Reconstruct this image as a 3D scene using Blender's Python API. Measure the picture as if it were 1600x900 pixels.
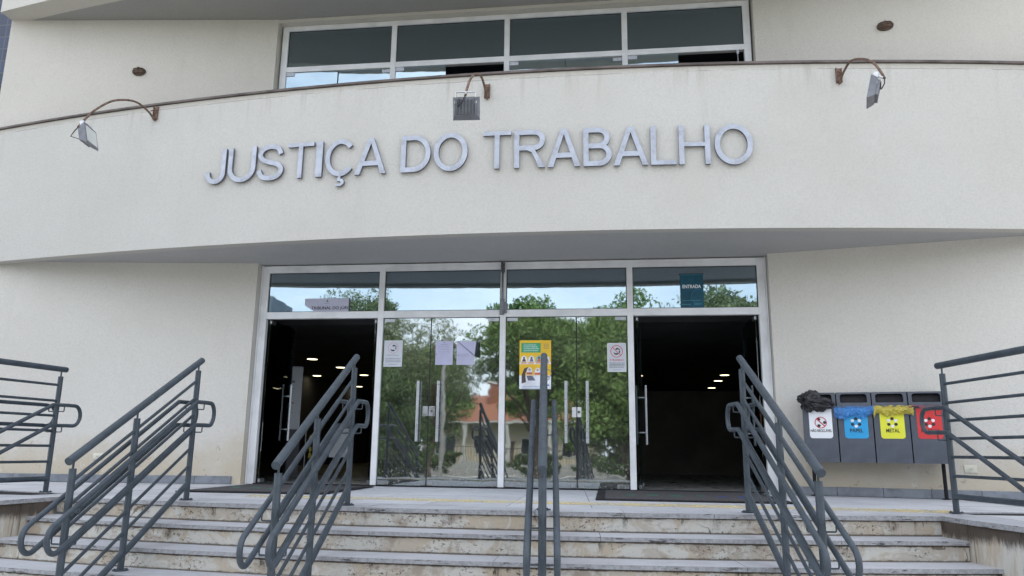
import bpy, bmesh, math, random
from math import sin, cos, pi, radians, sqrt, atan2
from mathutils import Vector, Matrix, noise as mnoise
random.seed(7)
for o in list(bpy.data.objects): bpy.data.objects.remove(o)
SC = bpy.context.scene; COL = SC.collection

# ---------------------------------------------------------------- camera
def setup_camera():
    f, pit, yaw, rol = 1193.24, .209942, -.125978, .0123287
    cp, sp, cy, sy = cos(pit), sin(pit), cos(yaw), sin(yaw)
    fwd = Vector((sy*cp, cy*cp, sp)); right = Vector((cy, -sy, 0)); up = right.cross(fwd)
    r2 = right*cos(rol)+up*sin(rol); u2 = -right*sin(rol)+up*cos(rol)
    cd = bpy.data.cameras.new('camera'); cam = bpy.data.objects.new('camera', cd); COL.objects.link(cam)
    cd.sensor_width = 36; cd.lens = 36*f/1600; cd.clip_start = .05; cd.clip_end = 2000
    m = Matrix.Identity(4)
    for i in range(3):
        m[i][0] = r2[i]; m[i][1] = u2[i]; m[i][2] = -fwd[i]
    m.translation = Vector((1.31242, -9.50731, .451815)); cam.matrix_world = m
    SC.camera = cam
setup_camera()

# ---------------------------------------------------------------- light
SUN_EL, SUN_AZ = radians(60), radians(14)      # azimuth measured from +Y towards +X (behind the building)
def setup_light():
    w = bpy.data.worlds.new('World'); SC.world = w; w.use_nodes = True
    nt = w.node_tree; nt.nodes.clear(); N = nt.nodes.new; L = nt.links.new
    out = N('ShaderNodeOutputWorld'); bg = N('ShaderNodeBackground'); bg.inputs[1].default_value = .15
    sky = N('ShaderNodeTexSky'); sky.sky_type = 'NISHITA'; sky.sun_disc = False
    sky.sun_elevation = SUN_EL; sky.sun_rotation = SUN_AZ; sky.air_density = 1.2; sky.dust_density = 2.0
    tc = N('ShaderNodeTexCoord'); mp = N('ShaderNodeMapping'); mp.inputs['Scale'].default_value = (1.2, 1.2, 3.2)
    mp.inputs['Location'].default_value = (.6, 1.7, .3)
    nz = N('ShaderNodeTexNoise'); nz.inputs['Scale'].default_value = 1.7; nz.inputs['Detail'].default_value = 9; nz.inputs['Roughness'].default_value = .62
    rp = N('ShaderNodeValToRGB'); rp.color_ramp.elements[0].position = .34; rp.color_ramp.elements[1].position = .60
    rp.color_ramp.elements[0].color = (.30,)*3+(1,); rp.color_ramp.elements[1].color = (1, 1, 1, 1)
    mx = N('ShaderNodeMix'); mx.data_type = 'RGBA'; mx.inputs['B'].default_value = (6.9, 7.25, 7.9, 1)
    L(tc.outputs['Generated'], mp.inputs[0]); L(mp.outputs[0], nz.inputs['Vector']); L(nz.outputs[0], rp.inputs[0])
    L(rp.outputs[0], mx.inputs['Factor']); L(sky.outputs[0], mx.inputs['A']); L(mx.outputs['Result'], bg.inputs[0]); L(bg.outputs[0], out.inputs[0])
    sd = bpy.data.lights.new('sun', 'SUN'); sd.energy = 2.0; sd.angle = radians(12); sd.color = (1, .95, .87)
    so = bpy.data.objects.new('sun', sd); COL.objects.link(so)
    d = Vector((sin(SUN_AZ)*cos(SUN_EL), cos(SUN_AZ)*cos(SUN_EL), sin(SUN_EL)))
    so.rotation_euler = d.to_track_quat('Z', 'Y').to_euler(); so.location = (0, 20, 40)
    SC.view_settings.view_transform = 'Standard'; SC.view_settings.look = 'None'
    SC.view_settings.exposure = 1.14; SC.view_settings.gamma = 1
    SC.render.engine = 'CYCLES'
setup_light()

# ---------------------------------------------------------------- helpers
class MB:
    def __init__(s): s.v = []; s.f = []; s.m = []; s.sm = []; s.uv = []; s.rnd = []
    def face(s, idx, mi=0, smooth=False, uv=None, rnd=0.):
        s.f.append(idx); s.m.append(mi); s.sm.append(smooth); s.uv.append(uv); s.rnd.append(rnd)
    def poly(s, pts, mi=0, smooth=False, uv=None, rnd=0.):
        b = len(s.v); s.v += [tuple(p) for p in pts]; s.face(list(range(b, b+len(pts))), mi, smooth, uv, rnd)
    def box(s, x0, y0, z0, x1, y1, z1, mi=0, rnd=0., M=None):
        b = len(s.v)
        P = [(x, y, z) for z in (z0, z1) for x, y in ((x0, y0), (x1, y0), (x1, y1), (x0, y1))]
        if M: P = [tuple(M @ Vector(p)) for p in P]
        s.v += P
        for q in ((3, 2, 1, 0), (4, 5, 6, 7), (0, 1, 5, 4), (1, 2, 6, 5), (2, 3, 7, 6), (3, 0, 4, 7)):
            s.face([b+i for i in q], mi, False, None, rnd)
    def prism(s, plan, z0, z1, mi=0, rnd=0., uvh=False):    # plan CCW list of (x,y)
        b = len(s.v); n = len(plan)
        s.v += [(x, y, z0) for x, y in plan]+[(x, y, z1) for x, y in plan]
        s.face([b+i for i in range(n)][::-1], mi, False, None, rnd); s.face([b+n+i for i in range(n)], mi, False, None, rnd)
        u = 0
        for i in range(n):
            j = (i+1) % n; d = sqrt((plan[i][0]-plan[j][0])**2+(plan[i][1]-plan[j][1])**2)
            s.face([b+i, b+j, b+n+j, b+n+i], mi, False, [(u, z0), (u+d, z0), (u+d, z1), (u, z1)] if uvh else None, rnd); u += d
    def tube(s, pts, r, n=12, caps=True, mi=0, closed=False):
        pts = [Vector(p) for p in pts]; m = len(pts); b = len(s.v)
        rr = r if isinstance(r, (list, tuple)) else [r]*m
        t0 = (pts[1]-pts[0]).normalized(); nrm = t0.orthogonal().normalized()
        if abs(t0.z) < .95: nrm = (Vector((0, 0, 1))-t0*t0.z).normalized()
        prev = t0
        for i, p in enumerate(pts):
            if i == 0: t = t0
            elif i == m-1: t = (pts[-1]-pts[-2]).normalized()
            else: t = ((pts[i]-pts[i-1]).normalized()+(pts[i+1]-pts[i]).normalized()).normalized()
            if closed and i in (0, m-1): t = ((pts[1]-pts[0]).normalized()+(pts[-1]-pts[-2]).normalized()).normalized()
            q = prev.rotation_difference(t); nrm = (q @ nrm); nrm = (nrm-t*nrm.dot(t)).normalized(); prev = t
            bi = t.cross(nrm)
            for k in range(n):
                a = 2*pi*k/n; s.v.append(tuple(p+(nrm*cos(a)+bi*sin(a))*rr[i]))
        for i in range(m-1):
            for k in range(n):
                k2 = (k+1) % n; s.face([b+i*n+k, b+i*n+k2, b+(i+1)*n+k2, b+(i+1)*n+k], mi, True)
        if caps and not closed:
            c0, c1 = s.v[b:b+n], s.v[b+(m-1)*n:b+m*n]     # caps keep their own vertices so the round sides shade true
            s.poly(c0[::-1], mi); s.poly(c1, mi)
    def cyl(s, c, r, h, n=20, mi=0): s.tube([c, (c[0], c[1], c[2]+h)], r, n, True, mi)
    def disc(s, c, r, axis='z', n=20, mi=0, ry=None):
        ry = ry or r; P = []
        for k in range(n):
            a = 2*pi*k/n
            P.append((c[0]+r*cos(a), c[1]+ry*sin(a), c[2]) if axis == 'z' else (c[0]+r*cos(a), c[1], c[2]+ry*sin(a)))
        s.poly(P, mi)
    def build(s, name, mats, parent=None, loc=None, smooth_all=False):
        me = bpy.data.meshes.new(name); me.from_pydata(s.v, [], s.f)
        mats = mats if isinstance(mats, (list, tuple)) else [mats]
        for m in mats: me.materials.append(m)
        me.polygons.foreach_set('material_index', s.m); me.polygons.foreach_set('use_smooth', [True]*len(s.f) if smooth_all else s.sm)
        if any(u is not None for u in s.uv):
            ul = me.uv_layers.new(name='UVMap'); k = 0
            for u, f in zip(s.uv, s.f):
                for i in range(len(f)):
                    ul.data[k].uv = u[i] if u else (0, 0); k += 1
        at = me.attributes.new('rnd', 'FLOAT', 'FACE'); at.data.foreach_set('value', s.rnd)
        me.update(); o = bpy.data.objects.new(name, me); COL.objects.link(o)
        if parent: o.parent = parent
        if loc: o.location = loc
        return o

def tag(o, label=None, cat=None, group=None, kind=None):
    if label: o['label'] = label
    if cat: o['category'] = cat
    if group: o['group'] = group
    if kind: o['kind'] = kind
    return o
def empty(name, loc=(0, 0, 0), rz=0, **k):
    o = bpy.data.objects.new(name, None); COL.objects.link(o); o.location = loc; o.rotation_euler = (0, 0, rz); o.empty_display_size = .2
    return tag(o, **k)
def bevel(o, w=.004, seg=2, ang=35):
    m = o.modifiers.new('bevel', 'BEVEL'); m.width = w; m.segments = seg; m.limit_method = 'ANGLE'; m.angle_limit = radians(ang); return o
def copy_tree(o, parent=None):
    c = o.copy(); COL.objects.link(c); c.parent = parent
    for ch in list(o.children): copy_tree(ch, c)
    return c
def text_mesh(txt, size=1., extrude=0., offset=0., align='CENTER', bevel_d=0.):
    cu = bpy.data.curves.new('txt', 'FONT'); cu.body = txt; cu.size = size; cu.extrude = extrude; cu.offset = offset
    cu.align_x = align; cu.bevel_depth = bevel_d; cu.resolution_u = 8
    ob = bpy.data.objects.new('txt', cu); COL.objects.link(ob)
    dg = bpy.context.evaluated_depsgraph_get(); me = bpy.data.meshes.new_from_object(ob.evaluated_get(dg))
    bpy.data.objects.remove(ob); return me
def add_text(mb, txt, cx, y, cz, w, h, mi, M=None, offset=0., italic=0):
    """flat lettering fitted to a w x h box centred on (cx, cz) at depth y, facing -Y"""
    me = text_mesh(txt, offset=offset); xs = [v.co.x for v in me.vertices]; ys = [v.co.y for v in me.vertices]
    x0, x1, y0, y1 = min(xs), max(xs), min(ys), max(ys); b = len(mb.v)
    for v in me.vertices:
        P = Vector((cx+((v.co.x-x0)/(x1-x0)-.5)*w, y, cz+((v.co.y-y0)/(y1-y0)-.5)*h))
        mb.v.append(tuple(M @ P) if M else tuple(P))
    for p in me.polygons: mb.face([b+i for i in p.vertices], mi)
    bpy.data.meshes.remove(me)

# ---------------------------------------------------------------- materials
def mat(name, col=(.5, .5, .5), rough=.6, metal=0., spec=.5):
    m = bpy.data.materials.new(name); m.use_nodes = True; b = m.node_tree.nodes['Principled BSDF']
    b.inputs['Base Color'].default_value = (*col, 1); b.inputs['Roughness'].default_value = rough
    b.inputs['Metallic'].default_value = metal; b.inputs['Specular IOR Level'].default_value = spec
    return m
class G:
    def __init__(s, m): s.m = m; s.t = m.node_tree; s.b = s.t.nodes.get('Principled BSDF')
    def n(s, t, **k):
        x = s.t.nodes.new(t)
        for a, v in k.items(): setattr(x, a, v)
        return x
    def l(s, a, b): s.t.links.new(a, b)
    def coord(s, kind='Object', scale=(1, 1, 1)):
        t = s.n('ShaderNodeTexCoord'); mp = s.n('ShaderNodeMapping'); mp.inputs['Scale'].default_value = scale
        s.l(t.outputs[kind], mp.inputs[0]); return mp.outputs[0]
    def noise(s, vec, scale, detail=6, rough=.55, dist=0.):
        x = s.n('ShaderNodeTexNoise'); x.inputs['Scale'].default_value = scale; x.inputs['Detail'].default_value = detail
        x.inputs['Roughness'].default_value = rough; x.inputs['Distortion'].default_value = dist; s.l(vec, x.inputs['Vector']); return x.outputs[0]
    def ramp(s, fac, a, b, ca=0., cb=1.):
        x = s.n('ShaderNodeMapRange'); x.inputs[1].default_value = a; x.inputs[2].default_value = b; x.inputs[3].default_value = ca; x.inputs[4].default_value = cb
        x.interpolation_type = 'SMOOTHSTEP'; s.l(fac, x.inputs[0]); return x.outputs[0]
    def mix(s, fac, a, b):
        x = s.n('ShaderNodeMix'); x.data_type = 'RGBA'
        for sock, v in (('Factor', fac), ('A', a), ('B', b)):
            if isinstance(v, (int, float)): x.inputs[sock].default_value = v
            elif isinstance(v, tuple): x.inputs[sock].default_value = (*v, 1)
            else: s.l(v, x.inputs[sock])
        return x.outputs['Result']
    def math(s, op, a, b=0.):
        x = s.n('ShaderNodeMath'); x.operation = op
        for i, v in enumerate((a, b)):
            if isinstance(v, (int, float)): x.inputs[i].default_value = v
            else: s.l(v, x.inputs[i])
        return x.outputs[0]
    def sep(s, vec, ax):
        x = s.n('ShaderNodeSeparateXYZ'); s.l(vec, x.inputs[0]); return x.outputs[ax]
    def bump(s, h, strength, dist=.01):
        x = s.n('ShaderNodeBump'); x.inputs['Strength'].default_value = strength; x.inputs['Distance'].default_value = dist
        s.l(h, x.inputs['Height']); s.l(x.outputs[0], s.b.inputs['Normal'])
    def col(s, c): s.l(c, s.b.inputs['Base Color'])
    def rough(s, r): s.l(r, s.b.inputs['Roughness'])

def plaster(name, base, dirt_low=False, zcap=None):
    m = mat(name, base, .85, spec=.25); g = G(m); c = g.coord('Object')
    tall = g.coord('Object', (1, 1, .18))
    n1 = g.noise(c, .9, 5, .6); n2 = g.noise(tall, 3.2, 7, .65); n3 = g.noise(c, 42, 3, .6)
    d = tuple(x*.86*(1 if i == 0 else (.985 if i == 1 else .95)) for i, x in enumerate(base))
    cc = g.mix(g.ramp(n1, .35, .7, 0, .30), base, d)
    cc = g.mix(g.ramp(n2, .54, .80, 0, .26), cc, tuple(x*.72 for x in base))
    cc = g.mix(g.ramp(n3, .35, .75, 0, .36), cc, tuple(x*.74 for x in base))
    if dirt_low:
        z = g.sep(c, 2); zz = g.math('SUBTRACT', z, g.math('MULTIPLY', g.noise(c, 2.2, 6, .65), 1.0))
        cc = g.mix(g.ramp(zz, .22, -.42, 0, .75), cc, (.50, .42, .30))
        spots = g.ramp(g.noise(c, 13, 6, .7), .60, .66)
        cc = g.mix(g.math('MULTIPLY', spots, g.ramp(z, .9, .1)), cc, (.40, .33, .25))
        sp2 = g.ramp(g.noise(c, 5, 5, .7), .62, .68)
        cc = g.mix(g.math('MULTIPLY', sp2, g.ramp(z, .5, .1, 0, .7)), cc, (.66, .64, .60))
    if zcap is not None:                         # rain streaks and a grubby line below the metal cap
        z = g.sep(c, 2); st = g.noise(g.coord('Object', (1, 1, .08)), 9, 5, .6)
        k = g.ramp(z, zcap-.55, zcap, 0, 1)
        cc = g.mix(g.math('MULTIPLY', g.ramp(st, .5, .75, 0, .55), k), cc, (.33, .30, .26))
        wv = g.math('ADD', z, g.math('MULTIPLY', g.noise(g.coord('Object', (1, 1, .2)), 3.5, 8, .75), .045)); dd = g.math('ABSOLUTE', g.math('SUBTRACT', wv, zcap-.075))
        cc = g.mix(g.math('MULTIPLY', g.ramp(dd, .0065, .002), g.ramp(g.noise(c, 1.3, 4, .6), .42, .52, 0, .6)), cc, (.20, .17, .14))
        st2 = g.noise(g.coord('Object', (1, 1, .02)), 17, 4, .6); zk = g.math('ADD', z, g.math('MULTIPLY', g.noise(g.coord('Object', (1, 1, .0)), 5, 3, .6), 1.2))
        cc = g.mix(g.math('MULTIPLY', g.ramp(st2, .62, .72, 0, .30), g.ramp(zk, zcap+.30, zcap+.62)), cc, (.30, .27, .23))
        ln = g.math('ADD', z, g.math('MULTIPLY', g.noise(c, 6, 5, .7), .05))
        cc = g.mix(g.math('MULTIPLY', g.ramp(ln, zcap-.075, zcap-.045), .38), cc, (.42, .37, .30))
    g.col(cc)
    h = g.math('ADD', g.noise(g.coord('Object', (1, 1, .55)), 75, 4, .7), g.math('MULTIPLY', n1, .6)); g.bump(h, .85, .007)
    return m
M = {}
M['wall'] = plaster('wall_plaster', (.63, .60, .55), dirt_low=True)
M['wall_up'] = plaster('wall_plaster_upper', (.59, .555, .50))
M['fascia'] = plaster('fascia_plaster', (.545, .522, .482), zcap=4.74)
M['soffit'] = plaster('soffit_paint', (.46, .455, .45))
M['soffit_up'] = plaster('upper_soffit_shaded', (.36, .35, .335))  # darker grey puts the low light under the slab into the colour
def mk(name, col, rough=.5, metal=0., spec=.5, var=.25, sc=6., bump=0.):
    m = mat(name, col, rough, metal, spec); g = G(m); c = g.coord('Object'); n = g.noise(c, sc, 6, .6)
    g.col(g.mix(g.ramp(n, .3, .75), tuple(min(1, x*(1+var*.5)) for x in col), tuple(x*(1-var) for x in col)))
    if name == 'rail_paint':
        m2 = g.mix(g.ramp(g.noise(c, 55, 5, .75), .66, .70, 0, .8), g.mix(g.ramp(n, .3, .75), tuple(x*1.15 for x in col), tuple(x*.72 for x in col)), (.13, .075, .045)); g.col(m2)
    g.rough(g.ramp(g.noise(c, sc*2.3, 4), .3, .7, max(.03, rough-.08), min(1, rough+.12)))
    if bump: g.bump(g.noise(c, sc*7, 3), bump, .003)
    M[name] = m; return m
mk('aluminium_white', (.72, .72, .73), .38, 0, .5, .14, 3)
mk('aluminium', (.42, .43, .45), .32, .85, .5, .2, 5)
mk('stainless', (.55, .56, .58), .24, 1., .5, .15, 5)
mk('dark_pull', (.16, .165, .18), .28, .9, .5, .15, 5)
mk('pull_bar', (.40, .41, .43), .3, .6, .5, .2, 5)
mk('pull_bright', (.62, .63, .65), .35, .3, .6, .1, 5)
mk('cap_metal', (.13, .105, .095), .6, .2, .4, .5, 3)
mk('rail_paint', (.046, .060, .074), .42, 0, .45, .30, 9, .25)
mk('rust_pipe', (.17, .11, .08), .75, 0, .3, .55, 22, .6)
mk('lamp_housing', (.20, .205, .225), .5, .3, .4, .22, 9)
mk('lamp_glass', (.60, .62, .60), .15, 0, .6, .1, 4)
mk('rubber_black', (.015, .015, .017), .55)
mk('bulkhead_brown', (.125, .085, .065), .7, 0, .3, .5, 14, .5)
mk('bin_grey', (.080, .088, .108), .55, 0, .4, .16, 7, .15)
mk('bin_dark', (.012, .012, .015), .6, 0, .3)
mk('white_print', (.74, .75, .77), .45, 0, .4, .05, 4)
mk('blue_print', (.03, .32, .62), .42, 0, .4, .08, 4)
mk('yellow_print', (.72, .70, .05), .42, 0, .4, .08, 4)
mk('red_print', (.60, .045, .045), .42, 0, .4, .1, 4)
mk('black_print', (.02, .02, .022), .5)
mk('red_ink', (.55, .03, .04), .5)
mk('lilac_paper', (.48, .48, .64), .7, 0, .3, .08, 5)
mk('court_grey', (.46, .46, .57), .7, 0, .3, .08, 5)
mk('grey_notice', (.56, .58, .63), .6, 0, .3, .06, 5)
mk('grey_ink', (.16, .16, .22), .6)
mk('poster_yellow', (.80, .50, .03), .45, 0, .4, .12, 4)
mk('poster_green', (.05, .36, .17), .45, 0, .4, .2, 20)
mk('poster_white', (.74, .76, .82), .45)
mk('poster_red', (.60, .13, .08), .45)
mk('poster_blue', (.10, .24, .50), .45)
mk('poster_brown', (.08, .06, .05), .45)
mk('poster_skin', (.50, .30, .20), .45)
mk('poster_teal', (.20, .48, .47), .45)
mk('teal_banner', (.006, .075, .125), .5, 0, .4, .3, 5)
mk('teal_light', (.03, .20, .27), .5)
mk('banner_text', (.75, .78, .80), .5)
mk('mat_rubber', (.085, .082, .084), .95, 0, .1, .45, 60, .8)
mk('mat_border', (.018, .018, .02), .8, 0, .2, .3, 40, .5)
mk('mat_green', (.02, .20, .11), .95, 0, .1, .3, 30)
mk('mat_blue', (.03, .07, .30), .95, 0, .1, .3, 30)
mk('socket_cream', (.66, .63, .52), .45)
mk('skirting_stone', (.20, .215, .24), .6, 0, .4, .3, 7, .3)
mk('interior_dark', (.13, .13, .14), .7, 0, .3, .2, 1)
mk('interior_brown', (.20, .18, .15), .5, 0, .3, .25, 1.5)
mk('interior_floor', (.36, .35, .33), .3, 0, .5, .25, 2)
mk('board_grey', (.80, .81, .86), .5, 0, .3, .06, 2)
mk('sticker_yellow', (.50, .42, .05), .5)
mk('asphalt', (.05, .05, .052), .92, 0, .3, .3, 3, .4)
mk('pavement', (.58, .57, .54), .9, 0, .3, .3, 1.2, .4)
mk('kerb', (.33, .32, .30), .9, 0, .3, .25, 3)
mk('soil', (.10, .085, .05), 1, 0, .1, .4, 1)
mk('grass_ground', (.055, .085, .03), 1, 0, .1, .5, 1)
mk('house_cream', (.66, .56, .43), .85, 0, .2, .12, 2)
mk('house_white', (.62, .60, .57), .85, 0, .2, .12, 2)
mk('bark', (.13, .10, .075), .95, 0, .1, .4, 12, .8)
mk('pole_concrete', (.36, .35, .33), .9, 0, .2, .2, 5)
mk('dark_window', (.02, .025, .03), .12, 0, .6)
mk('block_wall', (.17, .20, .24), .7, 0, .3, .15, .6)
mk('road_paint', (.7, .7, .66), .8, 0, .2, .3, 8)

# roof tiles
m = mat('roof_tiles', (.32, .14, .08), .85, spec=.2); g = G(m); c = g.coord('Object')
wv = g.n('ShaderNodeTexWave'); wv.bands_direction = 'X'; wv.inputs['Scale'].default_value = 2.2; wv.inputs['Distortion'].default_value = .6; g.l(c, wv.inputs[0])
g.col(g.mix(g.ramp(g.noise(c, 1.6, 6), .3, .7), g.mix(wv.outputs[0], (.27, .11, .06), (.38, .17, .095)), (.30, .13, .09))); g.bump(wv.outputs[0], .8, .05); M['roof_tiles'] = m

# blue glazed tiles of the neighbouring tower
m = mat('blue_tiles', (.01, .025, .08), .22, spec=.5); g = G(m); c = g.coord('Object', (1, 1, 1))
bt = g.n('ShaderNodeTexBrick'); bt.offset = 0; bt.inputs['Scale'].default_value = 1; bt.inputs['Brick Width'].default_value = .22; bt.inputs['Row Height'].default_value = .22
bt.inputs['Mortar Size'].default_value = .012; bt.inputs['Color1'].default_value = (.012, .030, .085, 1); bt.inputs['Color2'].default_value = (.008, .018, .05, 1); bt.inputs['Mortar'].default_value = (.05, .06, .08, 1)
cb = g.n('ShaderNodeCombineXYZ'); g.l(g.math('ADD', g.sep(c, 0), g.sep(c, 1)), cb.inputs[0]); g.l(g.sep(c, 2), cb.inputs[1]); g.l(cb.outputs[0], bt.inputs[0]); g.col(bt.outputs[0]); M['blue_tiles'] = m

# stone slabs (light blue-grey granite), tone differs slab by slab
m = mat('stone_slab', (.4, .4, .42), .6, spec=.35); g = G(m); c = g.coord('Object')
at = g.n('ShaderNodeAttribute'); at.attribute_name = 'rnd'
base = g.mix(at.outputs['Fac'], (.47, .475, .50), (.56, .56, .58))
base = g.mix(g.ramp(g.noise(c, 90, 3, .7), .35, .7, 0, .35), base, (.24, .24, .26))
base = g.mix(g.ramp(g.noise(c, 1.1, 6, .65), .42, .75, 0, .55), base, (.29, .285, .28))
base = g.mix(g.ramp(g.noise(g.coord('Object', (1, 3, 1)), 3.5, 7, .75), .60, .76, 0, .6), base, (.15, .14, .13))
g.col(base); g.rough(g.ramp(g.noise(c, 4, 5), .3, .7, .42, .75)); g.bump(g.noise(c, 60, 4), .25, .003); M['slab'] = m

# slab edges: same stone, grimy, with black chips
m = mat('stone_edge', (.3, .3, .31), .8, spec=.3); g = G(m); c = g.coord('Object')
base = g.mix(g.ramp(g.noise(c, 30, 4, .7), .35, .7), (.37, .37, .385), (.25, .245, .24))
base = g.mix(g.ramp(g.noise(g.coord('Object', (1, 1, 5)), 4.5, 8, .8), .545, .63, 0, .9), base, (.035, .03, .028))
g.col(base); g.bump(g.noise(c, 45, 5, .7), .5, .008); M['slab_edge'] = m

# risers: old peeling paint. UV: u metres along, v 0..1 up the riser
m = mat('riser_paint', (.5, .45, .36), .9, spec=.2); g = G(m)
uv = g.coord('UV', (1, .15, 1)); uvs = g.coord('UV', (1, .022, 1)); c = g.coord('Object'); v = g.sep(g.coord('UV'), 1)
base = g.mix(g.ramp(g.noise(uv, 1.3, 7, .65, .4), .40, .62), (.49, .415, .32), (.46, .42, .36))
base = g.mix(g.ramp(g.noise(uv, 3.1, 8, .7, .8), .47, .55, 0, .9), base, (.57, .55, .50))
base = g.mix(g.ramp(g.noise(uv, 4.0, 8, .72), .52, .63, 0, .75), base, (.33, .27, .215))
base = g.mix(g.ramp(g.noise(uvs, 7, 6, .7), .60, .72, 0, .6), base, (.36, .25, .16))
st = g.math('MULTIPLY', g.ramp(g.noise(uvs, 5.5, 6, .75), .58, .65), g.ramp(v, .15, .95))
base = g.mix(g.math('MULTIPLY', st, .9), base, (.045, .035, .028))
at_ = g.n('ShaderNodeAttribute'); at_.attribute_name = 'rnd'
js = g.math('MULTIPLY', g.math('MULTIPLY', at_.outputs['Fac'], g.ramp(g.noise(g.coord('UV', (1, .06, 1)), 22, 6, .75), .36, .60)), g.ramp(g.math('ADD', v, g.math('MULTIPLY', g.noise(uvs, 9, 4, .6), .9)), .55, 1.15))
base = g.mix(js, base, (.05, .035, .025))
lich = g.math('MULTIPLY', g.ramp(g.noise(g.coord('UV', (1, .15, 1)), 30, 5, .80), .54, .60), g.ramp(g.noise(uv, 1.9, 5, .6), .45, .56))
base = g.mix(g.math('MULTIPLY', lich, .85), base, (.05, .042, .035))
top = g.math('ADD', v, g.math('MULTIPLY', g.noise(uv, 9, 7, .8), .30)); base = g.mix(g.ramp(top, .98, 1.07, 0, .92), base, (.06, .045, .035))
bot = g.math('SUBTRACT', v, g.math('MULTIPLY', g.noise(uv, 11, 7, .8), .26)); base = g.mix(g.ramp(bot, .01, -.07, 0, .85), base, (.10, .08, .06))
vo = g.n('ShaderNodeTexVoronoi'); vo.feature = 'DISTANCE_TO_EDGE'; vo.inputs['Scale'].default_value = .8
wob = g.n('ShaderNodeVectorMath'); wob.operation = 'ADD'; nn = g.n('ShaderNodeTexNoise'); nn.inputs['Scale'].default_value = 6; nn.inputs['Detail'].default_value = 6; g.l(uv, nn.inputs['Vector'])
sc_ = g.n('ShaderNodeVectorMath'); sc_.operation = 'SCALE'; sc_.inputs[3].default_value = .22; g.l(nn.outputs[1], sc_.inputs[0]); g.l(uv, wob.inputs[0]); g.l(sc_.outputs[0], wob.inputs[1]); g.l(wob.outputs[0], vo.inputs[0])
crk = g.math('MULTIPLY', g.ramp(vo.outputs['Distance'], .007, .002), g.ramp(g.noise(uv, .8, 3), .56, .64))
base = g.mix(g.math('MULTIPLY', crk, .75), base, (.10, .07, .05))
g.col(base); g.bump(g.math('ADD', g.noise(uv, 24, 6, .7), g.math('MULTIPLY', g.noise(uv, 3.1, 8, .7, .8), 2.)), .6, .008); M['riser'] = m

# tactile paving with oblique ridges
m = mat('tactile_yellow', (.6, .5, .2), .7, spec=.3); g = G(m); c = g.coord('Object')
at = g.n('ShaderNodeAttribute'); at.attribute_name = 'rnd'
b1 = g.mix(at.outputs['Fac'], (.60, .50, .27), (.52, .48, .36))
base = g.mix(g.ramp(g.noise(c, 5, 6, .7), .42, .7, 0, .8), b1, (.40, .40, .40)); g.col(base); M['tactile'] = m

# brushed letters
m = mat('letter_metal', (.42, .46, .56), .38, .55, .5); g = G(m); c = g.coord('Object')
base = g.mix(g.ramp(g.noise(c, 9, 6, .7), .48, .72, 0, .9), (.40, .415, .46), (.30, .31, .34)); g.col(base)
g.rough(g.ramp(g.noise(c, 14, 5), .3, .7, .3, .6)); M['letter'] = m
mk('letter_side', (.16, .165, .185), .5, .3)

# glass
def glass(name, tint, refl, dirty_hazy=False, tone=(.90, .97, 1.0)):
    m = bpy.data.materials.new(name); m.use_nodes = True; g = G(m); g.t.nodes.clear()
    out = g.n('ShaderNodeOutputMaterial'); tr = g.n('ShaderNodeBsdfTransparent'); gl = g.n('ShaderNodeBsdfGlossy'); mx = g.n('ShaderNodeMixShader')
    tr.inputs[0].default_value = (*tint, 1); gl.inputs[0].default_value = (*tone, 1); gl.inputs['Roughness'].default_value = .022 if dirty_hazy else .015
    fr = g.n('ShaderNodeFresnel'); fr.inputs[0].default_value = 1.5
    g.l(g.math('MINIMUM', g.math('ADD', fr.outputs[0], refl-.04), 1.), mx.inputs[0]); g.l(tr.outputs[0], mx.inputs[1]); g.l(gl.outputs[0], mx.inputs[2])
    c = g.coord('Object'); bp = g.n('ShaderNodeBump'); bp.inputs['Strength'].default_value = .05; bp.inputs['Distance'].default_value = .02
    g.l(g.noise(c, 2.3, 2, .5), bp.inputs['Height']); g.l(bp.outputs[0], gl.inputs['Normal'])
    fin = mx.outputs[0]
    if dirty_hazy:
        df = g.n('ShaderNodeBsdfDiffuse'); df.inputs[0].default_value = (.42, .42, .38, 1); m2 = g.n('ShaderNodeMixShader')
        z = g.sep(c, 2); sp = g.ramp(g.noise(c, 34, 4, .7), .57, .63, 0, .5); k = g.math('MULTIPLY', sp, g.ramp(z, .55, .12))
        k = g.math('ADD', k, g.ramp(g.noise(c, 1.5, 5, .6), .35, .75, .02, .075))  # besides the specks, a pale haze over the reflections, mixed in as diffuse colour
        g.l(k, m2.inputs[0]); g.l(fin, m2.inputs[1]); g.l(df.outputs[0], m2.inputs[2]); fin = m2.outputs[0]
    g.l(fin, out.inputs[0]); M[name] = m
glass('glass_door', (.33, .40, .38), .42, True); glass('glass_upper', (.36, .50, .56), .38, tone=(.80, .94, 1.0)); glass('glass_open', (.66, .78, .80), .08)
m = bpy.data.materials.new('lamp_light'); m.use_nodes = True; b = m.node_tree.nodes['Principled BSDF']
b.inputs['Emission Color'].default_value = (1, .88, .55, 1); b.inputs['Emission Strength'].default_value = 2.2; M['lamp_light'] = m

# plastic bag films
def film(name, col, tr=.35):
    m = mat(name, col, .3, spec=.5); g = G(m); g.b.inputs['Alpha'].default_value = 1-tr
    c = g.coord('Object'); g.bump(g.noise(c, 30, 5, .6, 1.2), .9, .01)
    k_ = 0 if tr == 0 else .05
    g.col(g.mix(g.noise(c, 24, 4, .6, 1), tuple(x*.6 for x in col), tuple(min(1, x*1.5+k_) for x in col))); M[name] = m
film('bag_blue', (.04, .22, .58)); film('bag_yellow', (.52, .42, .04), .25); film('bag_red', (.45, .10, .13), .5); film('bag_black', (.012, .012, .014), 0.)

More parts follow.
